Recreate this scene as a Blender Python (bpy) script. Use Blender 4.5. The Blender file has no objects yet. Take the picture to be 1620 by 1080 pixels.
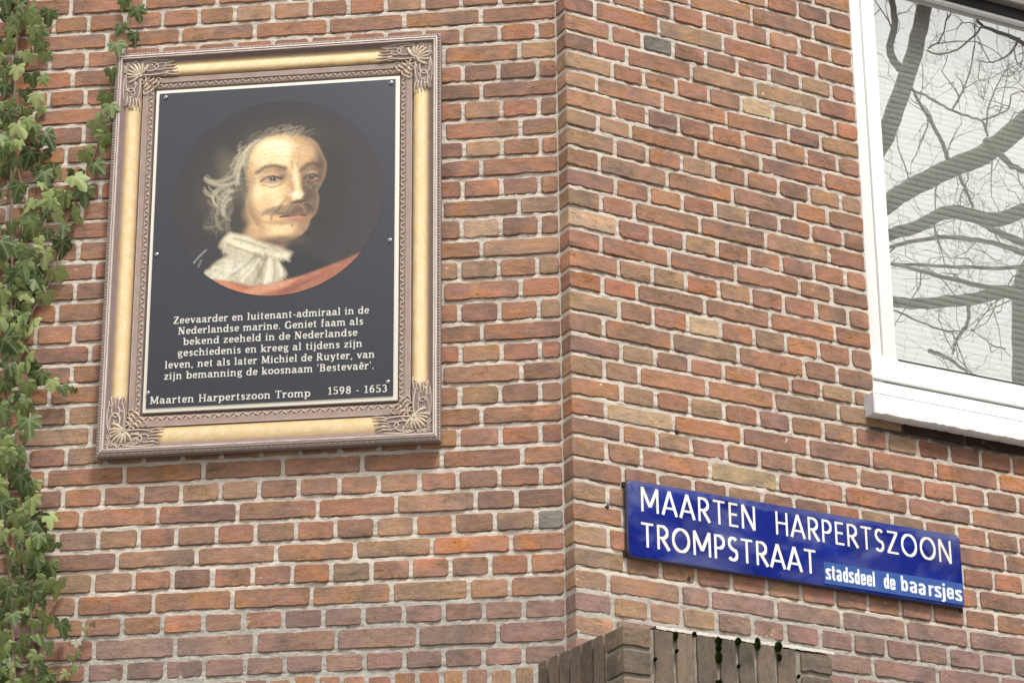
import bpy, bmesh, math, random
import numpy as np
from mathutils import Vector, Matrix, noise as mnoise

scene = bpy.context.scene
COL = scene.collection

# ------------------------------------------------------------------ camera
EYE = 1.60
cam_d = bpy.data.cameras.new("camera")
cam = bpy.data.objects.new("camera", cam_d)
COL.objects.link(cam)
CAM_F = Vector((0.0, 0.92272909, 0.38544911))
CAM_R = Vector((0.99995652, 0.00359443, -0.00860474))
CAM_U = Vector((0.00932531, -0.38543235, 0.92268897))
cam.matrix_world = Matrix(((CAM_R.x, CAM_U.x, -CAM_F.x, 0), (CAM_R.y, CAM_U.y, -CAM_F.y, 0),
                           (CAM_R.z, CAM_U.z, -CAM_F.z, EYE), (0, 0, 0, 1)))
cam_d.sensor_width = 36.0
cam_d.lens = 4459.7272 / 1620.0 * 36.0
cam_d.clip_end = 5000
scene.camera = cam

# ------------------------------------------------------------------ sky, sun, exposure
SUN_EL, SUN_AZ = math.radians(60), math.radians(28)      # azimuth: where the light comes from, from -Y towards +X
world = bpy.data.worlds.new("World")
scene.world = world
world.use_nodes = True
wn, wl = world.node_tree.nodes, world.node_tree.links
wn.clear()
w_out = wn.new('ShaderNodeOutputWorld'); w_bg = wn.new('ShaderNodeBackground')
w_sky = wn.new('ShaderNodeTexSky'); w_sky.sky_type = 'NISHITA'; w_sky.sun_disc = False
w_sky.sun_elevation = SUN_EL
w_sky.sun_rotation = math.pi - SUN_AZ
w_sky.air_density = 1.0; w_sky.dust_density = 4.0
w_hs = wn.new('ShaderNodeHueSaturation'); w_hs.inputs['Saturation'].default_value = 0.10
w_mix = wn.new('ShaderNodeMix'); w_mix.data_type = 'RGBA'; w_mix.inputs[0].default_value = 0.70
w_no = wn.new('ShaderNodeTexNoise'); w_no.inputs['Scale'].default_value = 3.2; w_no.inputs['Detail'].default_value = 5
w_rp = wn.new('ShaderNodeValToRGB')
w_rp.color_ramp.elements[0].position = 0.32; w_rp.color_ramp.elements[0].color = (8.2, 8.3, 8.6, 1)
w_rp.color_ramp.elements[1].position = 0.72; w_rp.color_ramp.elements[1].color = (12.5, 12.0, 10.8, 1)
w_tc = wn.new('ShaderNodeTexCoord')
wl.new(w_tc.outputs['Generated'], w_no.inputs['Vector']); wl.new(w_no.outputs['Fac'], w_rp.inputs[0])
wl.new(w_sky.outputs[0], w_hs.inputs['Color'])
wl.new(w_hs.outputs[0], w_mix.inputs[6]); wl.new(w_rp.outputs[0], w_mix.inputs[7])
w_sep = wn.new('ShaderNodeSeparateXYZ'); wl.new(w_tc.outputs['Generated'], w_sep.inputs[0])
w_grad = wn.new('ShaderNodeMapRange'); wl.new(w_sep.outputs['Z'], w_grad.inputs['Value'])      # overcast: brighter towards the zenith
w_grad.inputs['To Min'].default_value = 0.85; w_grad.inputs['To Max'].default_value = 1.45
w_mul = wn.new('ShaderNodeVectorMath'); w_mul.operation = 'SCALE'
wl.new(w_mix.outputs[2], w_mul.inputs[0]); wl.new(w_grad.outputs[0], w_mul.inputs['Scale'])
wl.new(w_mul.outputs[0], w_bg.inputs['Color'])
w_bg.inputs['Strength'].default_value = 0.077
wl.new(w_bg.outputs[0], w_out.inputs['Surface'])

sun_d = bpy.data.lights.new("sun", 'SUN')
sun_d.energy = 2.3; sun_d.angle = math.radians(11); sun_d.color = (1.0, 0.965, 0.91)
sun = bpy.data.objects.new("sun", sun_d); COL.objects.link(sun)
_to = Vector((math.sin(SUN_AZ) * math.cos(SUN_EL), -math.cos(SUN_AZ) * math.cos(SUN_EL), math.sin(SUN_EL)))
sun.rotation_euler = (-_to).to_track_quat('-Z', 'Y').to_euler()
sun.location = (0, -4, 12)

vs = scene.view_settings
vs.view_transform = 'Standard'; vs.look = 'None'; vs.gamma = 1.0; vs.use_curve_mapping = False
vs.exposure = 0.80
scene.display_settings.display_device = 'sRGB'
scene.cycles.max_bounces = 8; scene.cycles.transparent_max_bounces = 12
scene.cycles.use_denoising = True

# ------------------------------------------------------------------ helpers
def tag(o, label=None, cat=None, group=None, kind=None):
    if label: o['label'] = label
    if cat: o['category'] = cat
    if group: o['group'] = group
    if kind: o['kind'] = kind
    return o

def empty(name, M, label=None, cat=None, group=None, kind=None):
    o = bpy.data.objects.new(name, None); o.empty_display_size = 0.1
    COL.objects.link(o); o.matrix_world = M
    return tag(o, label, cat, group, kind)

def link(name, me, parent=None, M=None):
    o = bpy.data.objects.new(name, me); COL.objects.link(o)
    if parent is not None: o.parent = parent
    if M is not None: o.matrix_local = M if parent is None else M
    if parent is None and M is not None: o.matrix_world = M
    return o

class MB:
    """collects polygons with a colour per vertex"""
    def __init__(s): s.v = []; s.f = []; s.c = []; s.mi = []
    def add(s, vs_, fs, col=(1, 1, 1), mi=0):
        b = len(s.v); s.v += [tuple(p) for p in vs_]
        if len(col) and not isinstance(col[0], (tuple, list, np.ndarray)): col = [col] * len(vs_)
        s.c += [tuple(c) for c in col]
        for f in fs: s.f.append(tuple(b + i for i in f)); s.mi.append(mi)
    def box(s, x0, x1, y0, y1, z0, z1, col=(1, 1, 1), mi=0):
        v = [(x, y, z) for x in (x0, x1) for y in (y0, y1) for z in (z0, z1)]
        s.add(v, [(0, 1, 3, 2), (4, 6, 7, 5), (0, 4, 5, 1), (2, 3, 7, 6), (0, 2, 6, 4), (1, 5, 7, 3)], col, mi)
    def tube(s, pts, rad, n=6, col=(1, 1, 1), mi=0, caps=True):
        pts = [Vector(p) for p in pts]; m = len(pts)
        if not hasattr(rad, '__len__'): rad = [rad] * m
        ring = []; up = None
        for i in range(m):
            t = (pts[min(i + 1, m - 1)] - pts[max(i - 1, 0)])
            if t.length < 1e-9: t = Vector((0, 0, 1))
            t.normalize()
            if up is None:
                up = t.orthogonal().normalized()
            up = (up - t * up.dot(t))
            if up.length < 1e-6: up = t.orthogonal()
            up.normalize(); sd = t.cross(up)
            for k in range(n):
                a = 2 * math.pi * k / n
                ring.append(pts[i] + (up * math.cos(a) + sd * math.sin(a)) * rad[i])
        fs = [(i * n + k, i * n + (k + 1) % n, (i + 1) * n + (k + 1) % n, (i + 1) * n + k) for i in range(m - 1) for k in range(n)]
        if caps: fs += [tuple(range(n))[::-1], tuple((m - 1) * n + k for k in range(n))]
        s.add(ring, fs, col, mi)
    def mesh(s, name, mats, smooth=False, sharp=None):
        me = bpy.data.meshes.new(name)
        me.from_pydata(s.v, [], s.f)
        for m in (mats if isinstance(mats, (list, tuple)) else [mats]): me.materials.append(m)
        if any(s.mi): me.polygons.foreach_set('material_index', s.mi)
        at = me.color_attributes.new('Col', 'FLOAT_COLOR', 'POINT')
        a = np.ones((len(s.v), 4), dtype=np.float32); a[:, :3] = np.array(s.c, dtype=np.float32).reshape(-1, 3)
        at.data.foreach_set('color', a.ravel())
        if smooth:
            me.polygons.foreach_set('use_smooth', [True] * len(me.polygons))
            if sharp is not None: me.set_sharp_from_angle(angle=math.radians(sharp))
        me.update()
        return me

def srgb(r, g, b):
    f = lambda c: (c / 255) / 12.92 if c / 255 <= 0.04045 else ((c / 255 + 0.055) / 1.055) ** 2.4
    return (f(r), f(g), f(b))

# node helpers
class NT:
    def __init__(s, name):
        s.m = bpy.data.materials.new(name); s.m.use_nodes = True
        s.n = s.m.node_tree.nodes; s.l = s.m.node_tree.links; s.n.clear()
        s.out = s.n.new('ShaderNodeOutputMaterial')
    def new(s, t, **kw):
        o = s.n.new(t)
        for k, v in kw.items():
            if k in o.inputs: s.set(o, k, v)
            else: setattr(o, k, v)
        return o
    def set(s, o, k, v):
        i = o.inputs[k]
        if hasattr(v, 'is_linked') or isinstance(v, bpy.types.NodeSocket): s.l.new(v, i)
        else: i.default_value = v
    def noise(s, vec, scale, detail=4, rough=0.55, dist=0.0):
        o = s.new('ShaderNodeTexNoise'); s.l.new(vec, o.inputs['Vector'])
        o.inputs['Scale'].default_value = scale; o.inputs['Detail'].default_value = detail
        o.inputs['Roughness'].default_value = rough; o.inputs['Distortion'].default_value = dist
        return o.outputs['Fac']
    def ramp(s, fac, stops):
        o = s.new('ShaderNodeValToRGB'); s.l.new(fac, o.inputs[0]); e = o.color_ramp.elements
        while len(e) < len(stops): e.new(0.5)
        for i, (p, c) in enumerate(stops):
            e[i].position = p; e[i].color = (c, c, c, 1) if not hasattr(c, '__len__') else (*c, 1)
        return o.outputs[0]
    def mix(s, fac, a, b, mode='MIX'):
        o = s.new('ShaderNodeMix'); o.data_type = 'RGBA'; o.blend_type = mode
        for idx, v in ((0, fac), (6, a), (7, b)):
            if isinstance(v, bpy.types.NodeSocket): s.l.new(v, o.inputs[idx])
            else: o.inputs[idx].default_value = v if not hasattr(v, '__len__') else (*v[:3], 1)
        return o.outputs[2]
    def math(s, op, a, b=0.0, clamp=False):
        o = s.new('ShaderNodeMath'); o.operation = op; o.use_clamp = clamp
        for i, v in ((0, a), (1, b)):
            if isinstance(v, bpy.types.NodeSocket): s.l.new(v, o.inputs[i])
            else: o.inputs[i].default_value = v
        return o.outputs[0]
    def bump(s, h, strength=0.3, dist=0.002, normal=None):
        o = s.new('ShaderNodeBump'); s.l.new(h, o.inputs['Height'])
        o.inputs['Strength'].default_value = strength; o.inputs['Distance'].default_value = dist
        if normal is not None: s.l.new(normal, o.inputs['Normal'])
        return o.outputs[0]
    def mapping(s, vec, scale=(1, 1, 1), loc=None):
        o = s.new('ShaderNodeMapping'); s.l.new(vec, o.inputs['Vector']); o.inputs['Scale'].default_value = scale
        if loc is not None:
            if isinstance(loc, bpy.types.NodeSocket): s.l.new(loc, o.inputs['Location'])
            else: o.inputs['Location'].default_value = loc
        return o.outputs[0]
    def bsdf(s, color, rough=0.8, normal=None, spec=0.5, metal=0.0, **kw):
        o = s.new('ShaderNodeBsdfPrincipled')
        for k, v in (('Base Color', color), ('Roughness', rough), ('Specular IOR Level', spec), ('Metallic', metal)):
            if isinstance(v, bpy.types.NodeSocket): s.l.new(v, o.inputs[k])
            else: o.inputs[k].default_value = v if not (hasattr(v, '__len__') and len(v) == 3) else (*v, 1)
        if normal is not None: s.l.new(normal, o.inputs['Normal'])
        for k, v in kw.items(): o.inputs[k].default_value = v
        s.l.new(o.outputs[0], s.out.inputs['Surface'])
        return o

def coords(t, which='Object'):
    return t.new('ShaderNodeTexCoord').outputs[which]

# ------------------------------------------------------------------ materials
def mat_brick(name, source):
    """source: 'object' = colour of the object, 'attr' = colour attribute"""
    t = NT(name)
    tc = t.new('ShaderNodeTexCoord'); oi = t.new('ShaderNodeObjectInfo')
    if source == 'object':
        base = oi.outputs['Color']
        sh = t.math('MULTIPLY', oi.outputs['Random'], 37.0)
        cmb = t.new('ShaderNodeCombineXYZ'); t.l.new(sh, cmb.inputs[0]); t.l.new(t.math('MULTIPLY', oi.outputs['Random'], 91.0), cmb.inputs[1]); t.l.new(sh, cmb.inputs[2])
        vec = t.mapping(tc.outputs['Object'], (1, 1, 1), cmb.outputs[0])
    else:
        a = t.new('ShaderNodeAttribute'); a.attribute_name = 'Col'; base = a.outputs['Color']
        vec = tc.outputs['Object']
    big = t.noise(t.mapping(vec, (0.8, 1, 1.6)), 16, 3, 0.6, 0.6)
    mid = t.noise(t.mapping(vec, (0.55, 1, 1.4)), 55, 5, 0.65, 0.3)
    fine = t.noise(vec, 420, 3, 0.7); mot = t.noise(vec, 170, 4, 0.75)
    streak = t.noise(t.mapping(vec, (0.25, 1, 2.2)), 60, 4, 0.7, 1.0)
    hue = t.new('ShaderNodeHueSaturation'); t.l.new(base, hue.inputs['Color'])
    t.l.new(t.ramp(big, [(0.3, 0.492), (0.7, 0.512)]), hue.inputs['Hue'])
    t.l.new(t.ramp(big, [(0.25, 0.74), (0.75, 0.97)]), hue.inputs['Saturation'])
    t.l.new(t.ramp(mid, [(0.25, 0.74), (0.5, 0.98), (0.8, 1.28)]), hue.inputs['Value'])
    hue2 = t.new('ShaderNodeHueSaturation'); t.l.new(hue.outputs[0], hue2.inputs['Color']); t.l.new(t.ramp(mot, [(0.3, 0.88), (0.7, 1.13)]), hue2.inputs['Value']); hue = hue2
    col = t.mix(t.ramp(streak, [(0.58, 0.0), (0.70, 0.42)]), hue.outputs[0], (0.10, 0.066, 0.055))
    pale = t.noise(vec, 34, 4, 0.6, 0.8)
    col = t.mix(t.ramp(pale, [(0.63, 0.0), (0.74, 0.42)]), col, (0.47, 0.34, 0.22))
    col = t.mix(t.math('MULTIPLY', t.ramp(fine, [(0.3, 1.0), (0.42, 0.0)]), 0.35), col, (0.09, 0.06, 0.05))
    col = t.mix(t.math('MULTIPLY', t.ramp(fine, [(0.66, 0.0), (0.75, 1.0)]), 0.40), col, (0.50, 0.42, 0.34))
    vor = t.new('ShaderNodeTexVoronoi'); t.l.new(vec, vor.inputs['Vector']); vor.inputs['Scale'].default_value = 62
    pit = t.ramp(vor.outputs['Distance'], [(0.05, 0.0), (0.13, 1.0)])
    pitm = t.mix(t.ramp(big, [(0.50, 0.0), (0.60, 1.0)]), (1, 1, 1), pit)
    col = t.mix(t.math('SUBTRACT', 1.0, pitm), col, (0.06, 0.042, 0.035))
    tone = t.noise(t.mapping(vec, (0.75, 1, 0.9)), 8.5, 3, 0.6, 1.2)
    hue3 = t.new('ShaderNodeHueSaturation'); t.l.new(col, hue3.inputs['Color']); t.l.new(t.ramp(tone, [(0.32, 0.72), (0.5, 1.0), (0.68, 1.24)]), hue3.inputs['Value']); t.l.new(t.ramp(tone, [(0.32, 0.82), (0.68, 1.12)]), hue3.inputs['Saturation']); col = hue3.outputs[0]
    crack = t.ramp(t.noise(t.mapping(vec, (0.35, 1, 1.5)), 26, 6, 0.6, 1.6), [(0.490, 1.0), (0.5, 0.0), (0.510, 1.0)])
    cm = t.mix(t.ramp(big, [(0.56, 0.0), (0.62, 1.0)]), (1, 1, 1), crack)
    col = t.mix(t.math('MULTIPLY', t.math('SUBTRACT', 1.0, cm), 0.75), col, (0.05, 0.032, 0.026))
    h = t.math('ADD', t.math('MULTIPLY', mid, 1.0), t.math('MULTIPLY', fine, 0.45)); h = t.math('ADD', h, t.math('MULTIPLY', mot, 0.6))
    h = t.math('ADD', h, t.math('MULTIPLY', cm, 0.55))
    h = t.math('ADD', h, t.math('MULTIPLY', pitm, 0.8))
    h = t.math('ADD', h, t.math('MULTIPLY', streak, 0.7))
    t.bsdf(col, 0.92, t.bump(h, 0.75, 0.0022), 0.25)
    return t.m

def mat_mortar(name):
    t = NT(name); v = coords(t)
    sep = t.new('ShaderNodeSeparateXYZ'); t.l.new(v, sep.inputs[0])
    n1 = t.noise(v, 9, 4, 0.6); n2 = t.noise(v, 90, 5, 0.7); n3 = t.noise(v, 500, 3, 0.7)
    col = t.mix(t.ramp(n1, [(0.3, 0.0), (0.7, 1.0)]), (0.50, 0.445, 0.385), (0.60, 0.54, 0.47))
    col = t.mix(t.ramp(n2, [(0.26, 0.5), (0.42, 0.0)]), col, (0.38, 0.33, 0.28))
    # cement repointing in the lowest courses is greyer
    zz = t.math('ADD', sep.outputs['Z'], t.math('MULTIPLY', n1, 0.12))
    low = t.ramp(t.math('MULTIPLY', t.math('SUBTRACT', zz, 2.33), 14.0, True), [(0.0, 1.0), (1.0, 0.0)])
    grey = t.mix(t.ramp(n2, [(0.3, 0.0), (0.65, 1.0)]), (0.30, 0.275, 0.245), (0.46, 0.43, 0.385))
    col = t.mix(low, col, grey)
    col = t.mix(t.math('MULTIPLY', t.ramp(n3, [(0.28, 1.0), (0.4, 0.0)]), 0.5), col, (0.12, 0.10, 0.085))
    col = t.mix(t.math('MULTIPLY', t.ramp(n3, [(0.62, 0.0), (0.72, 1.0)]), 0.5), col, (0.62, 0.58, 0.52))
    # sill shadow, with some soot, painted into the mortar below the window sill
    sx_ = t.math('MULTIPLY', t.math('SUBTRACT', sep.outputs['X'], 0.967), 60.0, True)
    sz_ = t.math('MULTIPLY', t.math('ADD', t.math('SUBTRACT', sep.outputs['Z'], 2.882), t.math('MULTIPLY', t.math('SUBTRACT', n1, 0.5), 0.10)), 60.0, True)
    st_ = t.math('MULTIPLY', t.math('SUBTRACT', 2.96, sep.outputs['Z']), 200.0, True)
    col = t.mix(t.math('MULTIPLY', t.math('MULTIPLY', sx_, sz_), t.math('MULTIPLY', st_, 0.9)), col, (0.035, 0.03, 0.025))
    h = t.math('ADD', t.math('MULTIPLY', n2, 1.0), t.math('MULTIPLY', n3, 0.55))
    t.bsdf(col, 0.95, t.bump(h, 0.7, 0.0022), 0.2)
    return t.m

def mat_paint(name, col, rough=0.45, spec=0.5, dirt=0.15, dirtcol=(0.35, 0.33, 0.30), scale=6, bump=0.05):
    t = NT(name); v = coords(t)
    n1 = t.noise(v, scale, 5, 0.65); n2 = t.noise(v, scale * 30, 3, 0.6)
    c = t.mix(t.math('MULTIPLY', t.ramp(n1, [(0.45, 0.0), (0.8, 1.0)]), dirt), col, dirtcol)
    t.bsdf(c, rough, t.bump(n2, bump, 0.001), spec)
    return t.m

def mat_vcol(name, rough=0.5, spec=0.5, metal=0.0, var=0.2, scale=150, bump=0.2, coat=0.0):
    t = NT(name); v = coords(t)
    a = t.new('ShaderNodeAttribute'); a.attribute_name = 'Col'
    n1 = t.noise(v, scale, 4, 0.65); n2 = t.noise(v, scale / 8, 4, 0.6)
    hs = t.new('ShaderNodeHueSaturation'); t.l.new(a.outputs['Color'], hs.inputs['Color'])
    t.l.new(t.ramp(n1, [(0.25, 1 - var), (0.75, 1 + var)]), hs.inputs['Value'])
    t.l.new(t.ramp(n2, [(0.3, 0.85), (0.7, 1.1)]), hs.inputs['Saturation'])
    b = t.bsdf(hs.outputs[0], rough, t.bump(n1, bump, 0.001), spec, metal)
    b.inputs['Coat Weight'].default_value = coat; b.inputs['Coat Roughness'].default_value = 0.3
    return t.m

M_BRICK = mat_brick('brick_face', 'object')
M_BRICK_A = mat_brick('brick_face_far', 'attr')
M_MORTAR = mat_mortar('mortar')
M_WHITE = mat_paint('white_paint', (0.80, 0.80, 0.79), 0.35, 0.5, 0.10, (0.55, 0.54, 0.50), 5, 0.04)
M_SILL = mat_paint('sill_paint', (0.80, 0.80, 0.79), 0.5, 0.4, 0.16, (0.50, 0.48, 0.44), 14, 0.12)
M_FLASH = mat_paint('end_cap_plastic', (0.62, 0.62, 0.67), 0.5, 0.4, 0.1, (0.4, 0.4, 0.4), 9, 0.05)
M_RUBBER = mat_paint('rubber', (0.018, 0.018, 0.018), 0.7, 0.3, 0.1)
M_METAL = mat_paint('grey_brown_metal', (0.20, 0.185, 0.165), 0.4, 0.5, 0.3, (0.30, 0.27, 0.24), 12, 0.05)
M_SLAT = mat_paint('blind_slat', (0.80, 0.80, 0.77), 0.4, 0.5, 0.03)
M_CORD = mat_paint('cord', (0.75, 0.75, 0.72), 0.8, 0.2, 0.0)
M_HOLE = mat_paint('cord_hole', (0.03, 0.03, 0.03), 0.8, 0.2, 0.0)
M_ROOM = mat_paint('room_wall', (0.75, 0.74, 0.72), 0.9, 0.2, 0.1)
M_SCREW = mat_paint('screw_steel', (0.55, 0.55, 0.56), 0.25, 0.5, 0.1)
M_SCREW.node_tree.nodes['Principled BSDF'].inputs['Metallic'].default_value = 0.9
M_FRAME = mat_vcol('gilded_frame', 0.48, 0.45, 0.0, 0.20, 260, 0.35)
M_ORN = mat_vcol('carved_gilding', 0.5, 0.45, 0.0, 0.30, 420, 0.5)
M_PRINT = mat_vcol('panel_print', 0.36, 0.7, 0.0, 0.05, 300, 0.04)
M_LETTER = mat_paint('cream_lettering', (0.62, 0.60, 0.54), 0.5, 0.4, 0.0)
M_EDGE = mat_paint('white_panel_edge', (0.72, 0.68, 0.60), 0.5, 0.4, 0.1)

def mat_enamel():
    t = NT('blue_enamel'); v = coords(t)
    n1 = t.noise(v, 5.5, 3, 0.55, 0.4); n2 = t.noise(v, 60, 4, 0.6)
    c = t.mix(t.ramp(n1, [(0.35, 0.0), (0.75, 1.0)]), (0.004, 0.012, 0.150), (0.010, 0.028, 0.27))
    c = t.mix(t.ramp(n2, [(0.64, 0.0), (0.78, 0.25)]), c, (0.10, 0.11, 0.22))
    n4 = t.noise(t.mapping(v, (1, 1, 1.6)), 4.2, 3, 0.6, 0.6)
    c = t.mix(t.math('MULTIPLY', t.ramp(n4, [(0.46, 0.0), (0.70, 1.0)]), 0.75), c, (0.10, 0.115, 0.25))
    h = t.noise(v, 7, 2, 0.5)
    b = t.bsdf(c, t.ramp(n2, [(0.3, 0.07), (0.7, 0.16)]), t.bump(h, 0.8, 0.012), 0.6)
    return t.m
M_ENAMEL = mat_enamel()
M_SIGNTXT = mat_paint('white_enamel', (0.80, 0.79, 0.76), 0.2, 0.5, 0.8, (0.68, 0.54, 0.30), 6, 0.0)
M_RIM = mat_paint('sign_rim', (0.030, 0.032, 0.06), 0.45, 0.5, 0.5, (0.07, 0.045, 0.03), 25, 0.2)
M_STICK = mat_paint('blue_sticker', (0.030, 0.085, 0.30), 0.35, 0.4, 0.4, (0.07, 0.15, 0.40), 30, 0.4)
M_STXT = mat_paint('sticker_white', (0.78, 0.80, 0.82), 0.5, 0.4, 0.6, (0.22, 0.32, 0.60), 70, 0.3)
M_RUST = mat_paint('rusty_fixing', (0.035, 0.018, 0.010), 0.8, 0.3, 0.3, (0.12, 0.05, 0.02), 60, 0.4)

def mat_leaf():
    t = NT('ivy_leaf'); tc = t.new('ShaderNodeTexCoord'); oi = t.new('ShaderNodeObjectInfo')
    a = t.new('ShaderNodeAttribute'); a.attribute_name = 'Col'
    n = t.noise(tc.outputs['Object'], 90, 4, 0.6)
    base = oi.outputs['Color']
    vein = t.new('ShaderNodeSeparateColor'); t.l.new(a.outputs['Color'], vein.inputs[0])
    hs = t.new('ShaderNodeHueSaturation'); t.l.new(base, hs.inputs['Color'])
    t.l.new(t.ramp(n, [(0.3, 0.75), (0.7, 1.2)]), hs.inputs['Value'])
    c = t.mix(t.math('MULTIPLY', t.math('POWER', vein.outputs[0], 1.6), 0.62), hs.outputs[0], (0.42, 0.47, 0.27))
    b = t.new('ShaderNodeBsdfPrincipled'); t.l.new(c, b.inputs['Base Color'])
    b.inputs['Roughness'].default_value = 0.38; b.inputs['Specular IOR Level'].default_value = 0.22
    t.l.new(t.bump(n, 0.35, 0.002), b.inputs['Normal'])
    tr = t.new('ShaderNodeBsdfTranslucent'); t.l.new(c, tr.inputs['Color'])
    mx = t.new('ShaderNodeMixShader'); mx.inputs[0].default_value = 0.18
    t.l.new(b.outputs[0], mx.inputs[1]); t.l.new(tr.outputs[0], mx.inputs[2]); t.l.new(mx.outputs[0], t.out.inputs['Surface'])
    return t.m
M_LEAF = mat_leaf()
def mat_bark(name, c1, c2):
    t = NT(name); v = coords(t)
    n = t.noise(t.mapping(v, (1, 1, 0.35)), 40, 5, 0.65)
    t.bsdf(t.mix(n, c1, c2), 0.9, t.bump(n, 0.8, 0.01), 0.2)
    return t.m
M_STEM = mat_bark('ivy_stem', (0.13, 0.085, 0.055), (0.28, 0.21, 0.15))
M_BARK = mat_bark('tree_bark', (0.045, 0.040, 0.034), (0.12, 0.11, 0.095))
M_MOSS = mat_paint('moss', (0.030, 0.055, 0.010), 0.95, 0.1, 0.7, (0.07, 0.10, 0.02), 300, 0.8)
def mat_glass():
    t = NT('window_glass')
    gl = t.new('ShaderNodeBsdfGlossy'); gl.inputs['Roughness'].default_value = 0.0; gl.inputs['Color'].default_value = (1, 1, 0.985, 1)
    tr = t.new('ShaderNodeBsdfTransparent'); tr.inputs['Color'].default_value = (0.97, 0.98, 0.965, 1)
    fr = t.new('ShaderNodeFresnel'); fr.inputs['IOR'].default_value = 1.5
    mx = t.new('ShaderNodeMixShader'); ge = t.new('ShaderNodeNewGeometry')
    t.l.new(t.math('MULTIPLY', t.math('ADD', fr.outputs[0], 0.44, True), t.math('SUBTRACT', 1.0, ge.outputs['Backfacing'])), mx.inputs[0])
    t.l.new(tr.outputs[0], mx.inputs[1]); t.l.new(gl.outputs[0], mx.inputs[2]); t.l.new(mx.outputs[0], t.out.inputs['Surface'])
    return t.m
M_GLASS = mat_glass()
def mat_ground():
    t = NT('pavement'); v = coords(t); n = t.noise(v, 3, 6, 0.7)
    t.bsdf(t.mix(n, (0.10, 0.097, 0.09), (0.18, 0.172, 0.16)), 0.9, None, 0.3); return t.m
M_GROUND = mat_ground()

# ------------------------------------------------------------------ the two wall planes
ANG_L, ANG_R = -0.11305655, 0.47691908
def wall_matrix(px, py, a):
    return Matrix.Translation((px, py, EYE)) @ Matrix.Rotation(a, 4, 'Z')
# wall coordinates: x along the wall to the right, -y out of the wall towards the street, z measured from the camera's height
WL = wall_matrix(0.0, 7.23115157, ANG_L)
WR = wall_matrix(0.16178671, 7.16776131, ANG_R)
def ray_hit(W, px, py, off=0.0):
    """point of the photograph -> (x, z) on a plane standing `off` metres proud of the wall W"""
    d = CAM_F + CAM_R * ((px - 810) / 4459.7272) - CAM_U * ((py - 540) / 4459.7272)
    n = W.to_3x3() @ Vector((0, -1, 0)); p0 = W @ Vector((0, -off, 0)); c = Vector((0, 0, EYE))
    q = c + d * ((p0 - c).dot(n) / d.dot(n)); q = W.inverted() @ q
    return q.x, q.z
def to_px(W, x, y, z):
    q = W @ Vector((x, y, z)) - Vector((0, 0, EYE)); k = q.dot(CAM_F)
    return 810 + 4459.7272 * q.dot(CAM_R) / k, 540 - 4459.7272 * q.dot(CAM_U) / k

# ------------------------------------------------------------------ ground
g = MB(); g.add([(-1500, -1500, 0), (1500, -1500, 0), (1500, 1500, 0), (-1500, 1500, 0)], [(0, 1, 2, 3)])
tag(link('pavement', g.mesh('pavement', M_GROUND)), kind='structure')

# ------------------------------------------------------------------ bricks
Z0, PZ = 4.21438465, 0.0625
DZ_L = {1: -3.4, 2: -3.1, 3: 0.8, 4: 0.7, 5: -0.5, 6: 0.2, 7: 4.8, 8: 1.9, 9: 1.5, 10: 4.3, 11: 4.8, 12: 3.0, 13: 5.4, 14: 0.7, 15: 1.7, 16: 0.7,
        17: -2.3, 18: -6.1, 19: -4.5, 20: -3.7, 21: -2.8, 22: -4.7, 23: -2.0, 24: -1.7, 25: 0.7, 26: 0.7, 27: 0.7, 28: -0.6, 29: 2.5, 30: 1.1, 31: -0.8, 32: 1.6, 33: -3.2}
DZ_R0 = {3: 3.7, 4: 3.1, 5: 5, 6: 4.6, 7: 8, 8: 5.1, 9: 9, 10: 8, 11: 4.8, 12: 6, 13: 4.8, 14: 3.2, 15: 2.1, 16: 1.5, 17: 2.4, 18: -0.7, 19: -5, 20: -2.7, 21: -4.6,
         22: -3.2, 23: 1.9, 24: 7.2, 25: 4.7, 26: 2.1, 27: 4.6, 28: 7.1, 29: 3, 30: 4, 31: 4, 32: 4}
DZ_R1 = {-1: -10.8, 0: -10.6, 1: -13.7, 2: -16, 3: -17, 4: -13.3, 5: -14.9, 6: -14, 7: -10, 8: -10.9, 9: -11, 10: -8.7, 11: -7.2, 12: -4, 13: -7, 14: -8, 15: -5.2,
         16: -7.7, 17: -6.2, 18: -10, 19: -10.9}
def line_left(n, u): return Z0 - n * PZ + DZ_L.get(n, 0.0) / 1000
def line_right(n, u):
    a = DZ_R0.get(n, 4.0 if n < 3 else 2.0); b = DZ_R1.get(n, -11.0 if n < 0 else -1.0)
    k = min(max(u, 0.0), 1.0)
    return Z0 - n * PZ + (a + (b - a) * k) / 1000

PALETTE = {1: (0.315, 0.132, 0.062), 2: (0.290, 0.112, 0.062), 3: (0.225, 0.112, 0.078), 4: (0.300, 0.180, 0.100),
           5: (0.200, 0.125, 0.108), 6: (0.165, 0.095, 0.075), 7: (0.205, 0.180, 0.150), 8: (0.430, 0.285, 0.165),
           9: (0.390, 0.155, 0.065), 10: (0.250, 0.142, 0.112)}
def brick_colour(ch, rnd):
    if ch not in PALETTE: ch = rnd.choice((1, 1, 1, 2, 2, 2, 3, 3, 3, 4, 4))
    c = PALETTE[ch]; f = rnd.uniform(0.92, 1.12); k_ = 0.0 if ch == 7 else 0.20 if ch in (8, 9) else 0.05 if ch == 10 else 0.34 if ch == 4 else 0.46
    c = tuple(v * (1 - k_) + w * k_ for v, w in zip(c, (0.335, 0.150, 0.076)))
    return tuple(max(0.02, x * f * rnd.uniform(0.95, 1.05)) for x in c)

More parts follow.
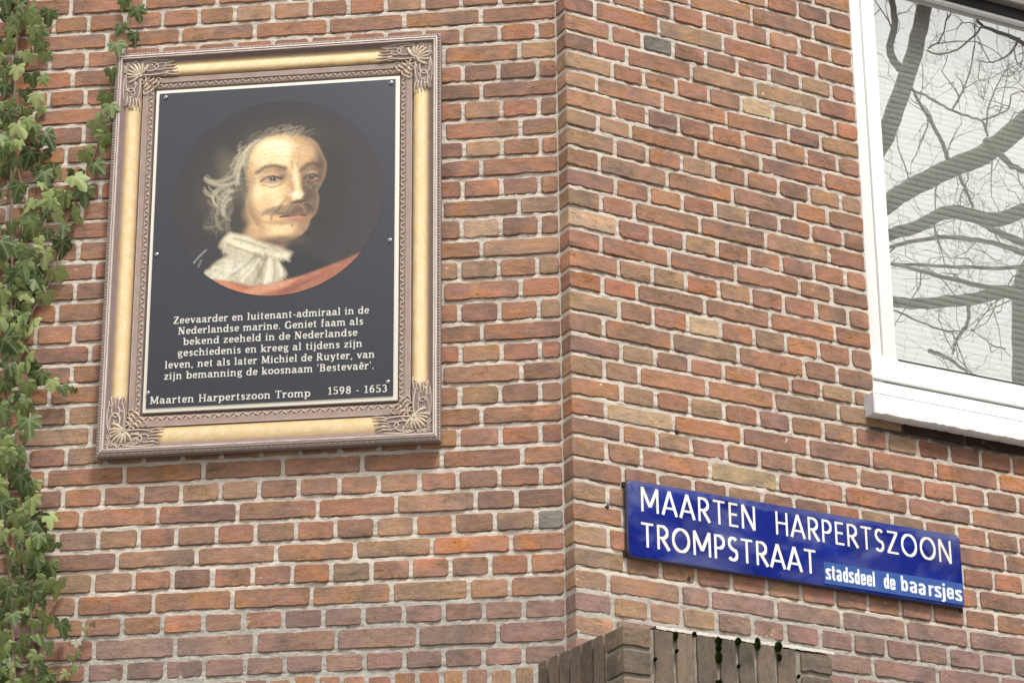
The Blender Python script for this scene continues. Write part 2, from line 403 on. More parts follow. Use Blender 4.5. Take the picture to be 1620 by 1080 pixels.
def brick_mesh(name, w, h, seed, depth=0.058, rough=1.0, mat=None, round_=0.006):
    """irregular hand-moulded brick, face at y = 0 looking along -y, centred on x and z"""
    r = random.Random(seed)
    nx = max(3, int(round(w / 0.013)))
    pts = []
    def jit(a): return r.uniform(-a, a) * rough
    cr = [round_ * r.uniform(0.5, 1.3) for _ in range(4)]
    hw, hh = w / 2, h / 2
    low = 0.0
    for i in range(nx + 1):                      # bottom, left to right (ragged)
        x = -hw + w * i / nx
        if i == 0: pts += [(-hw + jit(.0008), -hh + cr[0]), (-hw + cr[0], -hh + jit(.0008))]
        elif i == nx: pts += [(hw - cr[1], -hh + jit(.0008)), (hw + jit(.0008), -hh + cr[1])]
        else:
            low = 0.5 * low + jit(0.0012) + (r.uniform(0.001, 0.0035) if r.random() < 0.10 else 0); pts.append((x, -hh + low))
    pts.append((hw + jit(.0012), jit(0.003)))
    low = 0.0
    for i in range(nx + 1):
        x = hw - w * i / nx
        if i == 0: pts += [(hw + jit(.0008), hh - cr[2]), (hw - cr[2], hh + jit(.0008))]
        elif i == nx: pts += [(-hw + cr[3], hh + jit(.0008)), (-hw + jit(.0008), hh - cr[3])]
        else:
            low = 0.5 * low + jit(0.0009) - (r.uniform(0.001, 0.003) if r.random() < 0.06 else 0); pts.append((x, hh + low))
    pts.append((-hw + jit(.0012), jit(0.003)))
    n = len(pts); tilt = jit(0.010); tiltx = jit(0.004)
    def ring(ins, y, jy):
        out = []
        for (x, z) in pts:
            sx = max(0, 1 - ins / hw); sz = max(0, 1 - ins / hh)
            out.append((x * sx, y + tilt * z + tiltx * x + (r.uniform(-jy, jy) if jy else 0), z * sz))
        return out
    rings = [[(x, depth, z) for x, z in pts], ring(0.0, 0.0030, 0.0005), ring(0.0007, 0.0012, 0.0006), ring(0.0019, 0.0, 0.0003)]
    m = MB()
    for k in rings: m.add(k, [])
    fs = []
    for k in range(3):
        for i in range(n):
            j = (i + 1) % n
            fs.append((k * n + i, k * n + j, (k + 1) * n + j, (k + 1) * n + i))
    fs.append(tuple(3 * n + i for i in range(n)))
    m.f = fs; m.mi = [0] * len(fs)
    me = m.mesh(name, mat or M_BRICK, smooth=True, sharp=27)
    return me

VAR = {}
for key, w in (('stretcher', 0.210), ('three_quarter', 0.147), ('header', 0.0995), ('closer', 0.050), ('long', 0.300)):
    VAR[key] = [(w, brick_mesh('brick_' + key, w, 0.0505, 1000 + 31 * i + int(w * 1000))) for i in range(14)]
    VAR[key + '_arris'] = [(w, brick_mesh('brick_corner_' + key, w, 0.0505, 3000 + 31 * i + int(w * 1000), 0.062, 1.0, None, 0.004)) for i in range(7)]

def pick(w, rnd, arris=False):
    key = min(('stretcher', 0.210), ('three_quarter', 0.147), ('header', 0.0995), ('closer', 0.050), ('long', 0.300), key=lambda k: abs(k[1] - w))[0]
    return rnd.choice(VAR[key + ('_arris' if arris else '')])

ROWS_LEFT = {
 0: ([-1539,-1317,-1093,-871,-650,-428,-206,15], [0,1,2,1,1,0,0,0,0]),
 1: ([-1587,-1476,-1366,-1259,-1150,-1035,-925,-816,-703,-590,-476,-365,-254,-141,-27,84], [0,0,3,1,1,2,1,1,4,4,2,1,4,3,1,1,0]),
 2: ([-1422,-1200,-979,-755,-536,-310,-83], [0,3,1,1,1,3,1,3]),
 3: ([-1593,-1482,-1371,-1260,-1148,-1036,-924,-812,-700,-588,-476,-364,-252,-140,-29,81], [0,0,0,3,2,0,0,0,0,0,0,0,0,1,4,2,1]),
 4: ([-1520,-1299,-1077,-856,-635,-413,-192,29], [0,1,2,0,0,0,0,1,4]),
 5: ([-1589,-1478,-1368,-1257,-1145,-1033,-921,-809,-697,-585,-473,-361,-249,-137,-32,82], [0,0,0,2,2,0,0,0,0,0,0,0,0,1,3,3,1]),
 6: ([-1412,-1190,-969,-747,-526,-304,-82], [0,2,2,2,2,2,3,1]),
 7: ([-1589,-1478,-1368,-1257,-1145,-1033,-920,-808,-696,-584,-472,-360,-248,-136,-24,84], [0,0,0,3,3,0,0,0,0,0,0,0,0,2,4,2,2]),
 8: ([-1527,-1305,-1082,-860,-637,-415,-192,30], [0,1,2,0,0,0,0,1,3]),
 9: ([-1583,-1472,-1361,-1250,-1139,-1027,-915,-804,-692,-580,-468,-357,-245,-133,-24,87], [0,0,0,3,2,0,0,0,0,0,0,0,0,2,4,1,1]),
 10: ([-1418,-1197,-974,-751,-529,-306,-84], [0,1,2,0,0,0,2,1]),
 11: ([-1582,-1471,-1360,-1249,-1138,-1027,-916,-805,-693,-582,-471,-360,-249,-138,-27,82], [0,0,0,2,2,0,0,0,0,0,0,0,0,2,1,3,3]),
 12: ([-1527,-1305,-1084,-862,-641,-419,-197,24], [0,0,2,2,2,2,2,1,4]),
 13: ([-1586,-1475,-1364,-1253,-1142,-1031,-920,-808,-697,-586,-474,-363,-252,-141,-29,81], [0,0,0,4,1,0,0,0,0,0,0,0,0,3,8,2,1]),
 14: ([-1425,-1203,-979,-755,-532,-308,-84], [0,3,2,0,0,0,1,4]),
 15: ([-1587,-1477,-1366,-1255,-1144,-1034,-923,-812,-701,-590,-480,-369,-258,-147,-36,74], [0,0,0,2,3,0,0,0,0,0,0,0,0,4,4,2,4]),
 16: ([-1527,-1305,-1083,-861,-639,-417,-195,26], [0,2,1,0,0,0,0,2,2]),
 17: ([-1585,-1474,-1363,-1253,-1142,-1032,-921,-811,-700,-590,-480,-369,-259,-148,-35,76], [0,0,0,1,3,0,0,0,0,0,0,0,0,2,3,2,4]),
 18: ([-1424,-1202,-979,-755,-531,-308,-84], [0,3,2,0,0,0,1,1]),
 19: ([-1585,-1474,-1363,-1252,-1142,-1031,-920,-809,-699,-588,-477,-367,-256,-145,-30,78], [0,0,0,2,1,0,0,0,0,0,0,0,0,2,4,2,3]),
 20: ([-1535,-1313,-1090,-867,-644,-421,-198,25], [0,2,1,0,0,0,0,1,3]),
 21: ([-1591,-1480,-1369,-1258,-1147,-1036,-925,-814,-703,-592,-481,-369,-258,-147,-34,77], [0,0,0,3,4,0,0,0,0,0,0,0,0,1,4,3,1]),
 22: ([-1411,-1189,-969,-748,-527,-306,-86], [0,4,4,0,0,0,1,1]),
 23: ([-1587,-1476,-1365,-1254,-1144,-1034,-923,-813,-703,-592,-482,-371,-261,-151,-35,76], [0,0,0,2,4,0,0,0,0,0,0,0,0,1,2,2,1]),
 24: ([-1531,-1309,-1086,-863,-640,-419,-197,25], [0,1,1,1,1,1,1,3,1]),
 25: ([-1589,-1479,-1368,-1257,-1145,-1034,-924,-813,-704,-593,-481,-371,-258,-153,-38,75], [0,0,0,3,1,3,6,4,4,6,3,1,4,1,3,2,2]),
 26: ([-1424,-1203,-986,-763,-540,-322,-104,7], [0,1,1,3,1,1,4,3,3]),
 27: ([-1599,-1488,-1377,-1266,-1151,-1037,-932,-820,-711,-599,-489,-380,-270,-164,-51,61], [0,0,0,2,5,4,1,3,3,3,1,3,4,1,3,4,7]),
 28: ([-1540,-1318,-1095,-873,-653,-435,-224,-7], [0,1,3,4,1,1,4,9,1]),
 29: ([-1596,-1485,-1374,-1263,-1160,-1046,-938,-827,-716,-606,-500,-389,-281,-173,-65,42], [0,0,0,3,4,4,9,3,1,3,2,4,2,1,3,1,1]),
 30: ([-1425,-1203,-988,-770,-552,-333,-123,-13], [0,3,1,1,1,1,4,4,1]),
 31: ([-1512,-1401,-1290,-1180,-1073,-961,-848,-737,-628,-518,-409,-299,-192,-82,25], [0,0,0,1,3,3,1,3,3,10,10,10,10,10,10,10]),
 32: ([-1590,-1369,-1147,-923,-703,-482,-261,-45], [0,0,3,10,10,10,10,10,10]),
 33: ([-1498,-1387,-1276,-1166,-1059,-949,-842,-729,-621,-515,-405,-297,-192,-84,23], [0,0,0,3,10,10,10,10,10,10,10,10,10,10,10,10]),
}
ROWS_RIGHT = {
 -2: ([0,204,424,645,869], [0,0,2,1]),
 -1: ([0,149,260,370,481,593,697,810], [0,0,0,2,1,4,2,3]),
 0: ([0,103,211,424,642,861], [3,1,1,1,3,1,2]),
 1: ([0,157,260,363,474,582,698,807], [3,3,1,2,2,2,4,3]),
 2: ([0,102,316,536,755,867], [3,1,4,1,2,1]),
 3: ([0,152,258,362,474,583,695,805], [1,1,7,2,2,2,3,4]),
 4: ([0,99,205,422,642,865], [3,2,2,4,4,2]),
 5: ([0,154,259,369,479,592,701,812], [4,2,2,1,1,8,4,1]),
 6: ([0,102,320,537,753,866], [4,1,1,1,3,4]),
 7: ([0,157,266,373,484,592,700,812], [4,2,5,2,2,2,1,3]),
 8: ([0,103,210,429,650,871], [4,4,2,1,2,1]),
 9: ([0,158,264,377,485,597,707,815], [4,5,1,4,2,1,6,4]),
 10: ([0,105,327,547,763,876], [1,4,1,3,2,2]),
 11: ([0,156,267,376,486,596,703,815], [3,1,9,2,4,3,2,3]),
 12: ([0,107,216,432,654,873], [4,1,1,3,4,2]),
 13: ([0,158,267,378,487,595,705,817], [8,2,3,4,2,9,3,1]),
 14: ([0,105,326,547,764,874], [1,1,2,1,1,2]),
 15: ([0,159,268,378,487,596,705,818], [1,4,4,2,4,2,2,3]),
 16: ([0,106,217,438,656,878], [2,2,3,1,2,1]),
 17: ([0,158,267,379,488,599,706,819], [4,1,2,8,2,4,9,1]),
 18: ([0,107,326,544,765,878], [3,1,4,1,3,3]),
 19: ([0,161,269,381,492,604,715,820,931], [3,4,6,2,1,3,2,4,3]),
 20: ([0,107,216,435,658,875], [4,4,1,1,4,4]),
 21: ([0,159,267,377,488,601,710,819,927,1038,1145,1258,1369,1481], [1,4,3,4,2,3,1,4,2,4,2,3,2,2]),
 22: ([0,107,323,545,765,981,1204,1427], [2,8,1,2,3,2,1,1]),
 23: ([0,156,268,376,490,600,713,822,933,1041,1155,1266,1377,1490], [3,9,4,2,3,3,4,3,3,1,1,2,6,3]),
 24: ([0,107,216,436,657,879,1097,1319], [1,3,1,8,2,1,3,1,1]),
 25: ([0,156,266,379,489,603,708,824,930,1039,1152,1262,1370,1483], [6,3,3,3,4,3,3,2,4,4,3,2,3,2,2]),
 26: ([0,107,212,326,547,767,988,1208,1429], [4,4,0,0,0,0,0,0,1,1]),
 27: ([0,153,277,388,498,609,719,830,940,1051,1161,1272,1382,1488], [1,0,0,0,0,0,0,0,0,0,0,0,2,1,1]),
 28: ([0,106,209,441,661,882,1102,1323], [4,2,0,0,0,0,0,2,1]),
 29: ([0,156,266,377,490,603,715,828,937,1048,1157,1270,1379], [4,1,3,3,2,4,2,2,2,3,2,1,2,1]),
 30: ([0,104,327,421,630,846,1062,1277], [4,4,10,10,10,10,10,10]),
 31: ([0,114,225,328,437,551,658,770,880,989,1098,1203,1316,1428], [10,4,4,4,10,10,10,10,10,10,10,10,10,10,10]),
 32: ([0,120,332,548,731,942,1160,1377], [4,10,10,10,10,10,10,10]),
 33: ([0,114,224,335,445,556,666,777,882,988,1096,1205,1315,1426], [0,0,0,0,0,0,10,10,10,10,10,10,10,10]),
}


WIN_U, WIN_Z = 1.000, 2.992          # window opening in the right wall: x >= WIN_U and z >= WIN_Z
SIGN_BOX = (0.165, 1.262, 2.396, 2.606)
FRAME_BOX = (-1.150, -0.205, 2.745, 3.975)

def visible(W, u0, u1, z0, z1, hide=None):
    if hide and u0 > hide[0] and u1 < hide[1] and z0 > hide[2] and z1 < hide[3]: return 0
    a = to_px(W, u0, 0, z0); b = to_px(W, u1, 0, z1)
    x0, x1 = max(min(a[0], b[0]), 0), min(max(a[0], b[0]), 1620)
    y0, y1 = max(min(a[1], b[1]), 0), min(max(a[1], b[1]), 1080)
    return max(0, x1 - x0) * max(0, y1 - y0)

def lay_bricks(W, root, rows, line, side, hide, seed, n_top, n_bottom, uext, soldiers=None):
    rnd = random.Random(seed)
    bricks = []                       # (area, u0, u1, za, zb, colour, angle, arris)
    GAP = 0.0124
    for n in range(n_top, n_bottom):
        if n in rows: js, cs = list(rows[n][0]), rows[n][1]; js = [j / 1000 for j in js]
        else:
            mod = 0.1108 if (n % 2) else 0.2216
            if side == 'L':
                st = {0: -1.529, 2: -1.420}.get(n % 4, -1.584)
                js = [st + mod * k for k in range(int((0.10 - st) / mod) + 1)]
            else:
                mod = 0.1100 if (n % 2) else 0.2195
                js = [0, 0.157] if n % 2 else ([0, 0.105, 0.215] if n % 4 == 0 else [0, 0.105])
                js = [float(j) for j in js]
            cs = []
        mod = 0.1105 if (n % 2) else 0.2210
        pad = 0
        if side == 'L':
            end = 0.134
            while js[-1] > end - 0.03: js.pop()
            js = js + [end + 0.004]
            while js[0] > uext[0]: js.insert(0, js[0] - mod); pad += 1
            cs = [0] * (pad - 1) + list(cs)           # colour of the brick left of the first listed joint comes first in cs
        else:
            umax = uext[1] if n >= 20 else WIN_U + 0.006
            while js[-1] + mod < umax + mod: js.append(js[-1] + mod)
            if n < 20:
                while len(js) > 2 and js[-2] > WIN_U - 0.02: js.pop()
                js[-1] = WIN_U + rnd.uniform(0.002, 0.008)
        for i in range(len(js) - 1):
            a, b = js[i], js[i + 1]
            ch = cs[i] if i < len(cs) else 0
            if n >= 31 and ch == 0: ch = 10
            arr = side == 'R' and i == 0
            u0 = a + (0.0 if arr else GAP / 2); u1 = b - GAP / 2
            if side == 'L' and i == len(js) - 2: u1 = b - 0.004
            if side == 'L': u0 = max(u0, -3.5)
            if u1 - u0 < 0.012: continue
            um = (u0 + u1) / 2
            zt, zb = line(n, um), line(n + 1, um)
            ang = math.atan2(line(n, u1) - line(n, u0), u1 - u0) * -1
            zt -= GAP / 2; zb += GAP / 2
            colr_ = brick_colour(ch, rnd)
            if side == 'R' and n == 20 and u0 > 0.97: colr_ = tuple(v * 0.13 for v in colr_)      # sill shadow plus soot put into these brick colours
            if side == 'R' and n == 21 and u0 > 1.10: colr_ = tuple(v * 0.62 for v in colr_)  # next course: fainter sill shadow and soot in the colour
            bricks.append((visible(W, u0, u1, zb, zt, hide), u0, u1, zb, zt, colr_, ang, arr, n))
    bricks.sort(key=lambda q: -q[0])
    far = MB(); count = 0; limit = 300 - (soldiers or 0)
    for (area, u0, u1, zb, zt, col, ang, arr, n) in bricks:
        if area > 60 and count < limit:
            w, me = pick(u1 - u0, rnd, arr)
            o = bpy.data.objects.new('brick', me); COL.objects.link(o); o.parent = root
            flipx = -1 if (rnd.random() < 0.5 and not arr) else 1
            proud = 0.0 if n < 31 else -0.0004
            if arr: proud = 0
            o.matrix_local = Matrix.Translation(((u0 + u1) / 2, rnd.uniform(-0.0016, 0.0016) + proud, (zb + zt) / 2 + rnd.uniform(-.0006, .0006))) @ \
                Matrix.Rotation(ang + rnd.uniform(-0.005, 0.005), 4, 'Y') @ Matrix.Diagonal((((u1 - u0) / w), 1, (zt - zb) / 0.0505, 1))
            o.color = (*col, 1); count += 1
        else:
            y0 = 0.0005
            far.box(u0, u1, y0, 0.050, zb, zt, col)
    o = link('brick_courses', far.mesh('brick_courses', M_BRICK_A), root); tag(o, kind='stuff')
    return count

def mortar_sheet(name, root, u0, u1, z0, z1, step, seed, line=None, base=0.0042, hole=None, low_z=2.32, fat=None, side_y=None):
    """rough mortar surface a few millimetres behind the brick faces; y = depth"""
    nu = int((u1 - u0) / step) + 1; nz = int((z1 - z0) / 0.0027) + 1
    us = np.linspace(u0, u1, nu); zs = np.linspace(z0, z1, nz)
    rs = np.random.RandomState(seed)
    def field(cell):
        gu, gz = int((u1 - u0) / cell) + 3, int((z1 - z0) / cell) + 3
        r = rs.randn(gu, gz); x = (us - u0) / cell; y = (zs - z0) / cell
        i = x.astype(int); fx = x - i; j = y.astype(int); fy = y - j
        fx = fx * fx * (3 - 2 * fx); fy = fy * fy * (3 - 2 * fy)
        a = r[np.ix_(i, j)]; b = r[np.ix_(i + 1, j)]; c = r[np.ix_(i, j + 1)]; d = r[np.ix_(i + 1, j + 1)]
        return (a * (1 - fx)[:, None] + b * fx[:, None]) * (1 - fy)[None] + (c * (1 - fx)[:, None] + d * fx[:, None]) * fy[None]
    Y = base + 0.0007 * field(0.11) + 0.0008 * field(0.03) + 0.0007 * field(0.013) + 0.0006 * field(step * 1.01)
    U, Zg = np.meshgrid(us, zs, indexing='ij')
    k = np.clip((low_z - Zg) / 0.05, 0, 1)
    if line is not None:            # weathered bed joints: the pointing has opened up under the lower edge of the bricks
        rag = np.clip(0.62 + 0.55 * field(0.05) + 0.35 * field(0.012), 0, 1.35)
        for n in range(-20, 45):
            lz = np.array([line(n, u) for u in us[::8]]); lz = np.interp(us, us[::8], lz)[:, None]
            t = (lz + 0.0062) - Zg
            Y += 0.0058 * rag * np.clip(1 - np.abs(t + 0.0002) / 0.0032, 0, 1) * (1 - 0.75 * k)
    Y -= 0.0013 * k
    if fat is not None:
        kk = np.clip((U - fat) / 0.006, 0, 1); Y = Y * (1 - kk) + (Y * 0.5 - 0.0022) * kk
    V = np.stack([U, Y, Zg], -1).reshape(-1, 3)
    idx = np.arange(nu * nz).reshape(nu, nz)
    F = np.stack([idx[:-1, :-1], idx[1:, :-1], idx[1:, 1:], idx[:-1, 1:]], -1).reshape(-1, 4)
    if hole is not None:
        cu = (U[:-1, :-1] + U[1:, 1:]) / 2; cz = (Zg[:-1, :-1] + Zg[1:, 1:]) / 2
        F = F[~((cu > hole[0]) & (cz > hole[1])).reshape(-1)]
    me = bpy.data.meshes.new(name)
    me.vertices.add(len(V)); me.vertices.foreach_set('co', V.ravel().astype(np.float32))
    me.loops.add(F.size); me.loops.foreach_set('vertex_index', F.ravel().astype(np.int32))
    me.polygons.add(len(F)); me.polygons.foreach_set('loop_start', np.arange(0, F.size, 4, dtype=np.int32))
    me.polygons.foreach_set('use_smooth', np.ones(len(F), dtype=bool))
    me.materials.append(M_MORTAR); me.update(calc_edges=True); me.validate()
    return link(name, me, root)

# --- left wall
wall_l = empty('brick_wall', WL, 'weathered red brick wall face that carries the gilt-framed portrait and the ivy', 'wall')
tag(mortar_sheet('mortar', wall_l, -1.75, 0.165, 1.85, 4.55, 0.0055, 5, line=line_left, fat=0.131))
LIM_L = lay_bricks(WL, wall_l, ROWS_LEFT, line_left, 'L', FRAME_BOX, 11, -14, 34, (-3.4, 0.134), 10)
b = MB()
b.box(-3.5, 0.20, 0.012, 0.30, -EYE, 5.09)                    # body of the wall behind the mortar
link('wall_core', b.mesh('wall_core', M_MORTAR), wall_l)
# upright bricks of the course below
rnd = random.Random(77)
SOLD = [brick_mesh('brick_soldier', 0.205, 0.0535, 5000 + i, 0.05) for i in range(6)]
js = [-0.399 - 0.0665 * k for k in range(20, 0, -1)] + [-0.399, -0.328, -0.262, -0.198, -0.135, -0.069, -0.005, 0.054]
far = MB()
for i in range(len(js) - 1):
    a, c = js[i] + 0.006, js[i + 1] - 0.006
    zt = 2.082 + rnd.uniform(-0.006, 0.004); cc = brick_colour(rnd.choice((1, 1, 4, 3, 2)), rnd)
    if a > -0.68:
        o = bpy.data.objects.new('brick', rnd.choice(SOLD)); COL.objects.link(o); o.parent = wall_l
        o.matrix_local = Matrix.Translation(((a + c) / 2, 0.0005, zt - 0.1025)) @ Matrix.Rotation(math.pi / 2, 4, 'Y') @ Matrix.Diagonal((1, 1, (c - a) / 0.0535, 1))
        o.color = (*cc, 1)
    else: far.box(a, c, 0.001, 0.05, zt - 0.205, zt, cc)
tag(link('soldier_course', far.mesh('soldier_course', M_BRICK_A), wall_l), kind='stuff')

# --- right wall: stands 54 mm proud of the left one, with its own corner
wall_r = empty('brick_wall', WR, 'right-hand red brick wall face around the street name sign and the white window', 'wall')
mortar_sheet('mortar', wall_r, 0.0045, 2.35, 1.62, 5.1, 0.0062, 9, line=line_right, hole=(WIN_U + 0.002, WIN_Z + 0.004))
# return of the corner: the same rough mortar on the short side face
nz = 620; zs = np.linspace(1.62, 5.1, nz); rs = np.random.RandomState(3)
m = MB(); vv = []; prof = [0.003, 0.0045, 0.012, 0.026, 0.040, 0.056, 0.075]
off = rs.randn(nz, len(prof)) * 0.0008
for i, z in enumerate(zs):
    for k, y in enumerate(prof): vv.append((0.0046 + off[i, k], y, z))
K = len(prof)
m.add(vv, [(i * K + k, (i + 1) * K + k, (i + 1) * K + k + 1, i * K + k + 1) for i in range(nz - 1) for k in range(K - 1)])
link('corner_mortar', m.mesh('corner_mortar', M_MORTAR, smooth=True), wall_r)
lay_bricks(WR, wall_r, ROWS_RIGHT, line_right, 'R', SIGN_BOX, 23, -14, 44, (0, 2.3), 0)
b = MB()
b.box(0.012, WIN_U + 0.002, 0.016, 0.10, -EYE, 5.09)
b.box(WIN_U + 0.002, 2.40, 0.016, 0.10, -EYE, WIN_Z)
link('wall_core', b.mesh('wall_core', M_MORTAR), wall_r)
# two drill holes, dark
for (hx, hy) in ((1072, 683), (961, 801), (1090, 975 - 60)):
    u, z = ray_hit(WR, hx, hy)
    h = MB(); n = 10
    ring = [(u + 0.0052 * math.cos(2 * math.pi * k / n), -0.0012, z + 0.0055 * math.sin(2 * math.pi * k / n)) for k in range(n)]
    ring2 = [(x, 0.012, zz) for x, _, zz in ring]
    h.add(ring + ring2, [(k, (k + 1) % n, n + (k + 1) % n, n + k) for k in range(n)] + [tuple(range(n))])
    link('drill_hole', h.mesh('drill_hole', M_HOLE), wall_r)

# ------------------------------------------------------------------ projecting pier at the bottom
PF = 0.36                                          # stands this far out of the right wall
pier = empty('brick_pier', WR, 'dark mossy brick pier head jutting out below the street name sign', 'pier')
PU0, PU1, PZT = -0.0622, 0.5629, 2.0778
core = MB()
def hexa(m, p, col=(1, 1, 1)): m.add(p, [(0, 1, 2, 3), (7, 6, 5, 4), (0, 4, 5, 1), (1, 5, 6, 2), (2, 6, 7, 3), (3, 7, 4, 0)], col)
g = 0.006
hexa(core, [(PU0 + g, -PF + g, -EYE), (PU1 - g, -PF + g, -EYE), (PU1 - g, 0.10, -EYE), (PU0 + g, 0.10, -EYE),
            (PU0 + g, -PF + g, PZT - 0.004), (PU1 - g, -PF + g, PZT - 0.004), (PU1 - g, 0.10, PZT + 0.022), (PU0 + g, 0.10, PZT + 0.022)])
M_PIERM = mat_paint('pier_mortar', (0.30, 0.27, 0.22), 0.95, 0.2, 0.8, (0.11, 0.11, 0.075), 60, 0.8)
link('pier_core', core.mesh('pier_core', M_PIERM), pier)
DIRT = [(0.165, 0.115, 0.080), (0.135, 0.100, 0.073), (0.185, 0.128, 0.090), (0.120, 0.095, 0.068), (0.170, 0.120, 0.088)]
rnd = random.Random(5)
def pb(w, h, x, y, z, rot=0.0, side=False, seed=0, depth=0.055):
    me = brick_mesh('brick_pier', w, h, 7000 + seed, depth, 1.1, None, 0.004)
    o = bpy.data.objects.new('brick', me); COL.objects.link(o); o.parent = pier
    o.matrix_local = Matrix.Translation((x, y, z)) @ Matrix.Rotation(-math.pi / 2 if side else 0, 4, 'Z') @ Matrix.Rotation(rot, 4, 'Y')
    c = rnd.choice(DIRT); f = rnd.uniform(0.85, 1.15); o.color = (c[0] * f, c[1] * f, c[2] * f, 1)
    return o
sj = [ray_hit(WR, x, 1055, PF)[0] for x in (1034.2, 1068.8, 1102, 1138, 1167.5, 1197, 1229, 1262)]
sd = 0
for a, c in zip(sj[:-1], sj[1:]):                   # upright bricks of the front
    sd += 1; pb(0.205, c - a - 0.009, (a + c) / 2, -PF - rnd.uniform(0, 0.002), PZT - 0.1035 - rnd.uniform(0, 0.003), math.pi / 2, False, sd)
# stacked corner blocks, wrapping round to the side face
zr = PZT
for k, hgt in enumerate((0.062, 0.072, 0.066, 0.066, 0.066, 0.066, 0.066)):
    zm = zr - hgt / 2 + 0.002
    me = brick_mesh('brick_quoin', sj[0] - 0.006 - PU0, hgt - 0.012, 7100 + k, 0.088, 0.9, None, 0.003)
    o = bpy.data.objects.new('brick', me); COL.objects.link(o); o.parent = pier
    o.matrix_local = Matrix.Translation(((sj[0] - 0.006 + PU0) / 2, -PF, zm)); c = DIRT[k % 5]; o.color = (*c, 1)
    pb(PU1 - sj[-1] - 0.012, hgt - 0.012, (PU1 + sj[-1] + 0.012) / 2, -PF, zm - 0.004, 0, False, 40 + k)
    zr -= hgt
# side face: upright bricks running back to the left wall, tops stepping up with the slope
y = -PF + 0.100; k = 0
while y < 0.07:
    k += 1; ztop = PZT + 0.022 * (y + PF) / 0.46 - 0.002
    pb(0.205, 0.050, PU0, y + 0.028, ztop - 0.1035, math.pi / 2, True, 60 + k); y += 0.0615
# lower courses, out of the picture
for r_ in range(8):
    zz = PZT - 0.225 - 0.0625 * r_
    for a in range(3):
        pb(0.2, 0.05, PU0 + 0.105 + 0.209 * a, -PF, zz, 0, False, 90 + (r_ * 3 + a) % 6)
# mortar fillet where the sloped top meets the wall
fl = MB(); n = 70; pr = []
for i in range(n + 1):
    u = PU0 + 0.10 + (PU1 - PU0 - 0.09) * i / n; j1, j2 = rnd.uniform(-.002, .002), rnd.uniform(-.0025, .0025)
    pr += [(u, -0.004, PZT + 0.055 + j1), (u, -0.022 + j2, PZT + 0.030 + j2), (u, -PF * 0.5, PZT + 0.014 + j1), (u, -PF + 0.006 + j1 * 0.6, PZT + 0.009 + j2 * 0.4), (u, -PF + 0.001 + j1 * 0.2, PZT - 0.001 + j1 * 0.6)]
fl.add(pr, [(i * 5 + q, (i + 1) * 5 + q, (i + 1) * 5 + q + 1, i * 5 + q + 1) for i in range(n) for q in range(4)])
link('mortar_fillet', fl.mesh('mortar_fillet', M_MORTAR, smooth=True), pier)
# moss cushions in the upright joints
def moss_clump(cx, cz, rx, rz, seed):
    rx *= 0.8; rz *= 0.8
    r = random.Random(seed); m = MB()
    for k in range(150):
        a = r.uniform(0, 2 * math.pi); q = math.sqrt(r.random()); x = cx + rx * q * math.cos(a); z = cz + rz * q * math.sin(a)
        y = -PF - 0.002 - 0.010 * (1 - q * q)
        d = Vector((r.uniform(-1, 1), -1.2, r.uniform(-0.8, 1))).normalized(); s_ = d.orthogonal().normalized() * 0.0013
        tip = Vector((x, y, z)) + d * r.uniform(0.002, 0.0045); p = Vector((x, y + 0.003, z))
        m.add([p - s_, p + s_, tip], [(0, 1, 2)]); s2 = d.cross(s_).normalized() * 0.0013; m.add([p - s2, p + s2, tip], [(0, 1, 2)])
    n = 10; R = []
    for i in range(4):
        q = math.cos(i * math.pi / 6)
        for k in range(n): R.append((cx + rx * q * math.cos(2 * math.pi * k / n), -PF - 0.010 * math.sin(i * math.pi / 6) + 0.002, cz + rz * q * math.sin(2 * math.pi * k / n)))
    m.add(R, [(i * n + k, i * n + (k + 1) % n, (i + 1) * n + (k + 1) % n, (i + 1) * n + k) for i in range(3) for k in range(n)])
    return m.mesh('moss', M_MOSS)
MOSSY = [(1034 + trn_ , 1010 + q_, 1.6, 3.5) for trn_, q_ in ((1, 33), (35, 20), (133, 44), (228, 60))]
for i, (mx, my, w_, h_) in enumerate(MOSSY + [(1136, 1013, 6.5, 7), (1136, 1025, 5.5, 5), (1136.5, 1040, 7, 10), (1167, 1014, 5, 7), (1198, 1018, 4.5, 12), (1231, 1022, 6.5, 10), (1232, 1040, 3, 7), (1068, 1006, 3, 8), (1136, 1079, 5, 4), (1097, 1003, 2.5, 4)]):
    u, z = ray_hit(WR, mx, my, PF)
    tag(link('moss', moss_clump(u, z, w_ * 0.0018, h_ * 0.0018, i), pier), kind='stuff')

# ------------------------------------------------------------------ window in the right wall
win = empty('window', WR, 'white framed window with a pale reflecting pane in the right brick wall', 'window')
def part(name, mb, mat, root, smooth=False, sharp=None): return link(name, mb.mesh(name, mat, smooth, sharp), root)
def bevel_box(mb, x0, x1, y0, y1, z0, z1, b=0.003, col=(1, 1, 1)):
    bm = bmesh.new(); bmesh.ops.create_cube(bm, size=1)
    for v in bm.verts: v.co = Vector((x0 + (v.co.x + .5) * (x1 - x0), y0 + (v.co.y + .5) * (y1 - y0), z0 + (v.co.z + .5) * (z1 - z0)))
    bmesh.ops.bevel(bm, geom=bm.edges[:], offset=b, segments=2, profile=0.7, affect='EDGES')
    bm.verts.index_update(); mb.add([v.co[:] for v in bm.verts], [tuple(v.index for v in f.verts) for f in bm.faces], col); bm.free()
UE = 2.55; GY = 0.062; GB = 3.1425; GT = 4.425; GL = 1.100
m = MB(); bevel_box(m, WIN_U - 0.01, 1.052, 0.020, 0.075, 2.985, 5.2, 0.003); part('outer_jamb', m, M_WHITE, win, True, 40)
m = MB(); bevel_box(m, 1.0525, GL - 0.0005, 0.012, 0.078, 3.0675, GT + 0.02, 0.004); part('sash_stile', m, M_WHITE, win, True, 40)
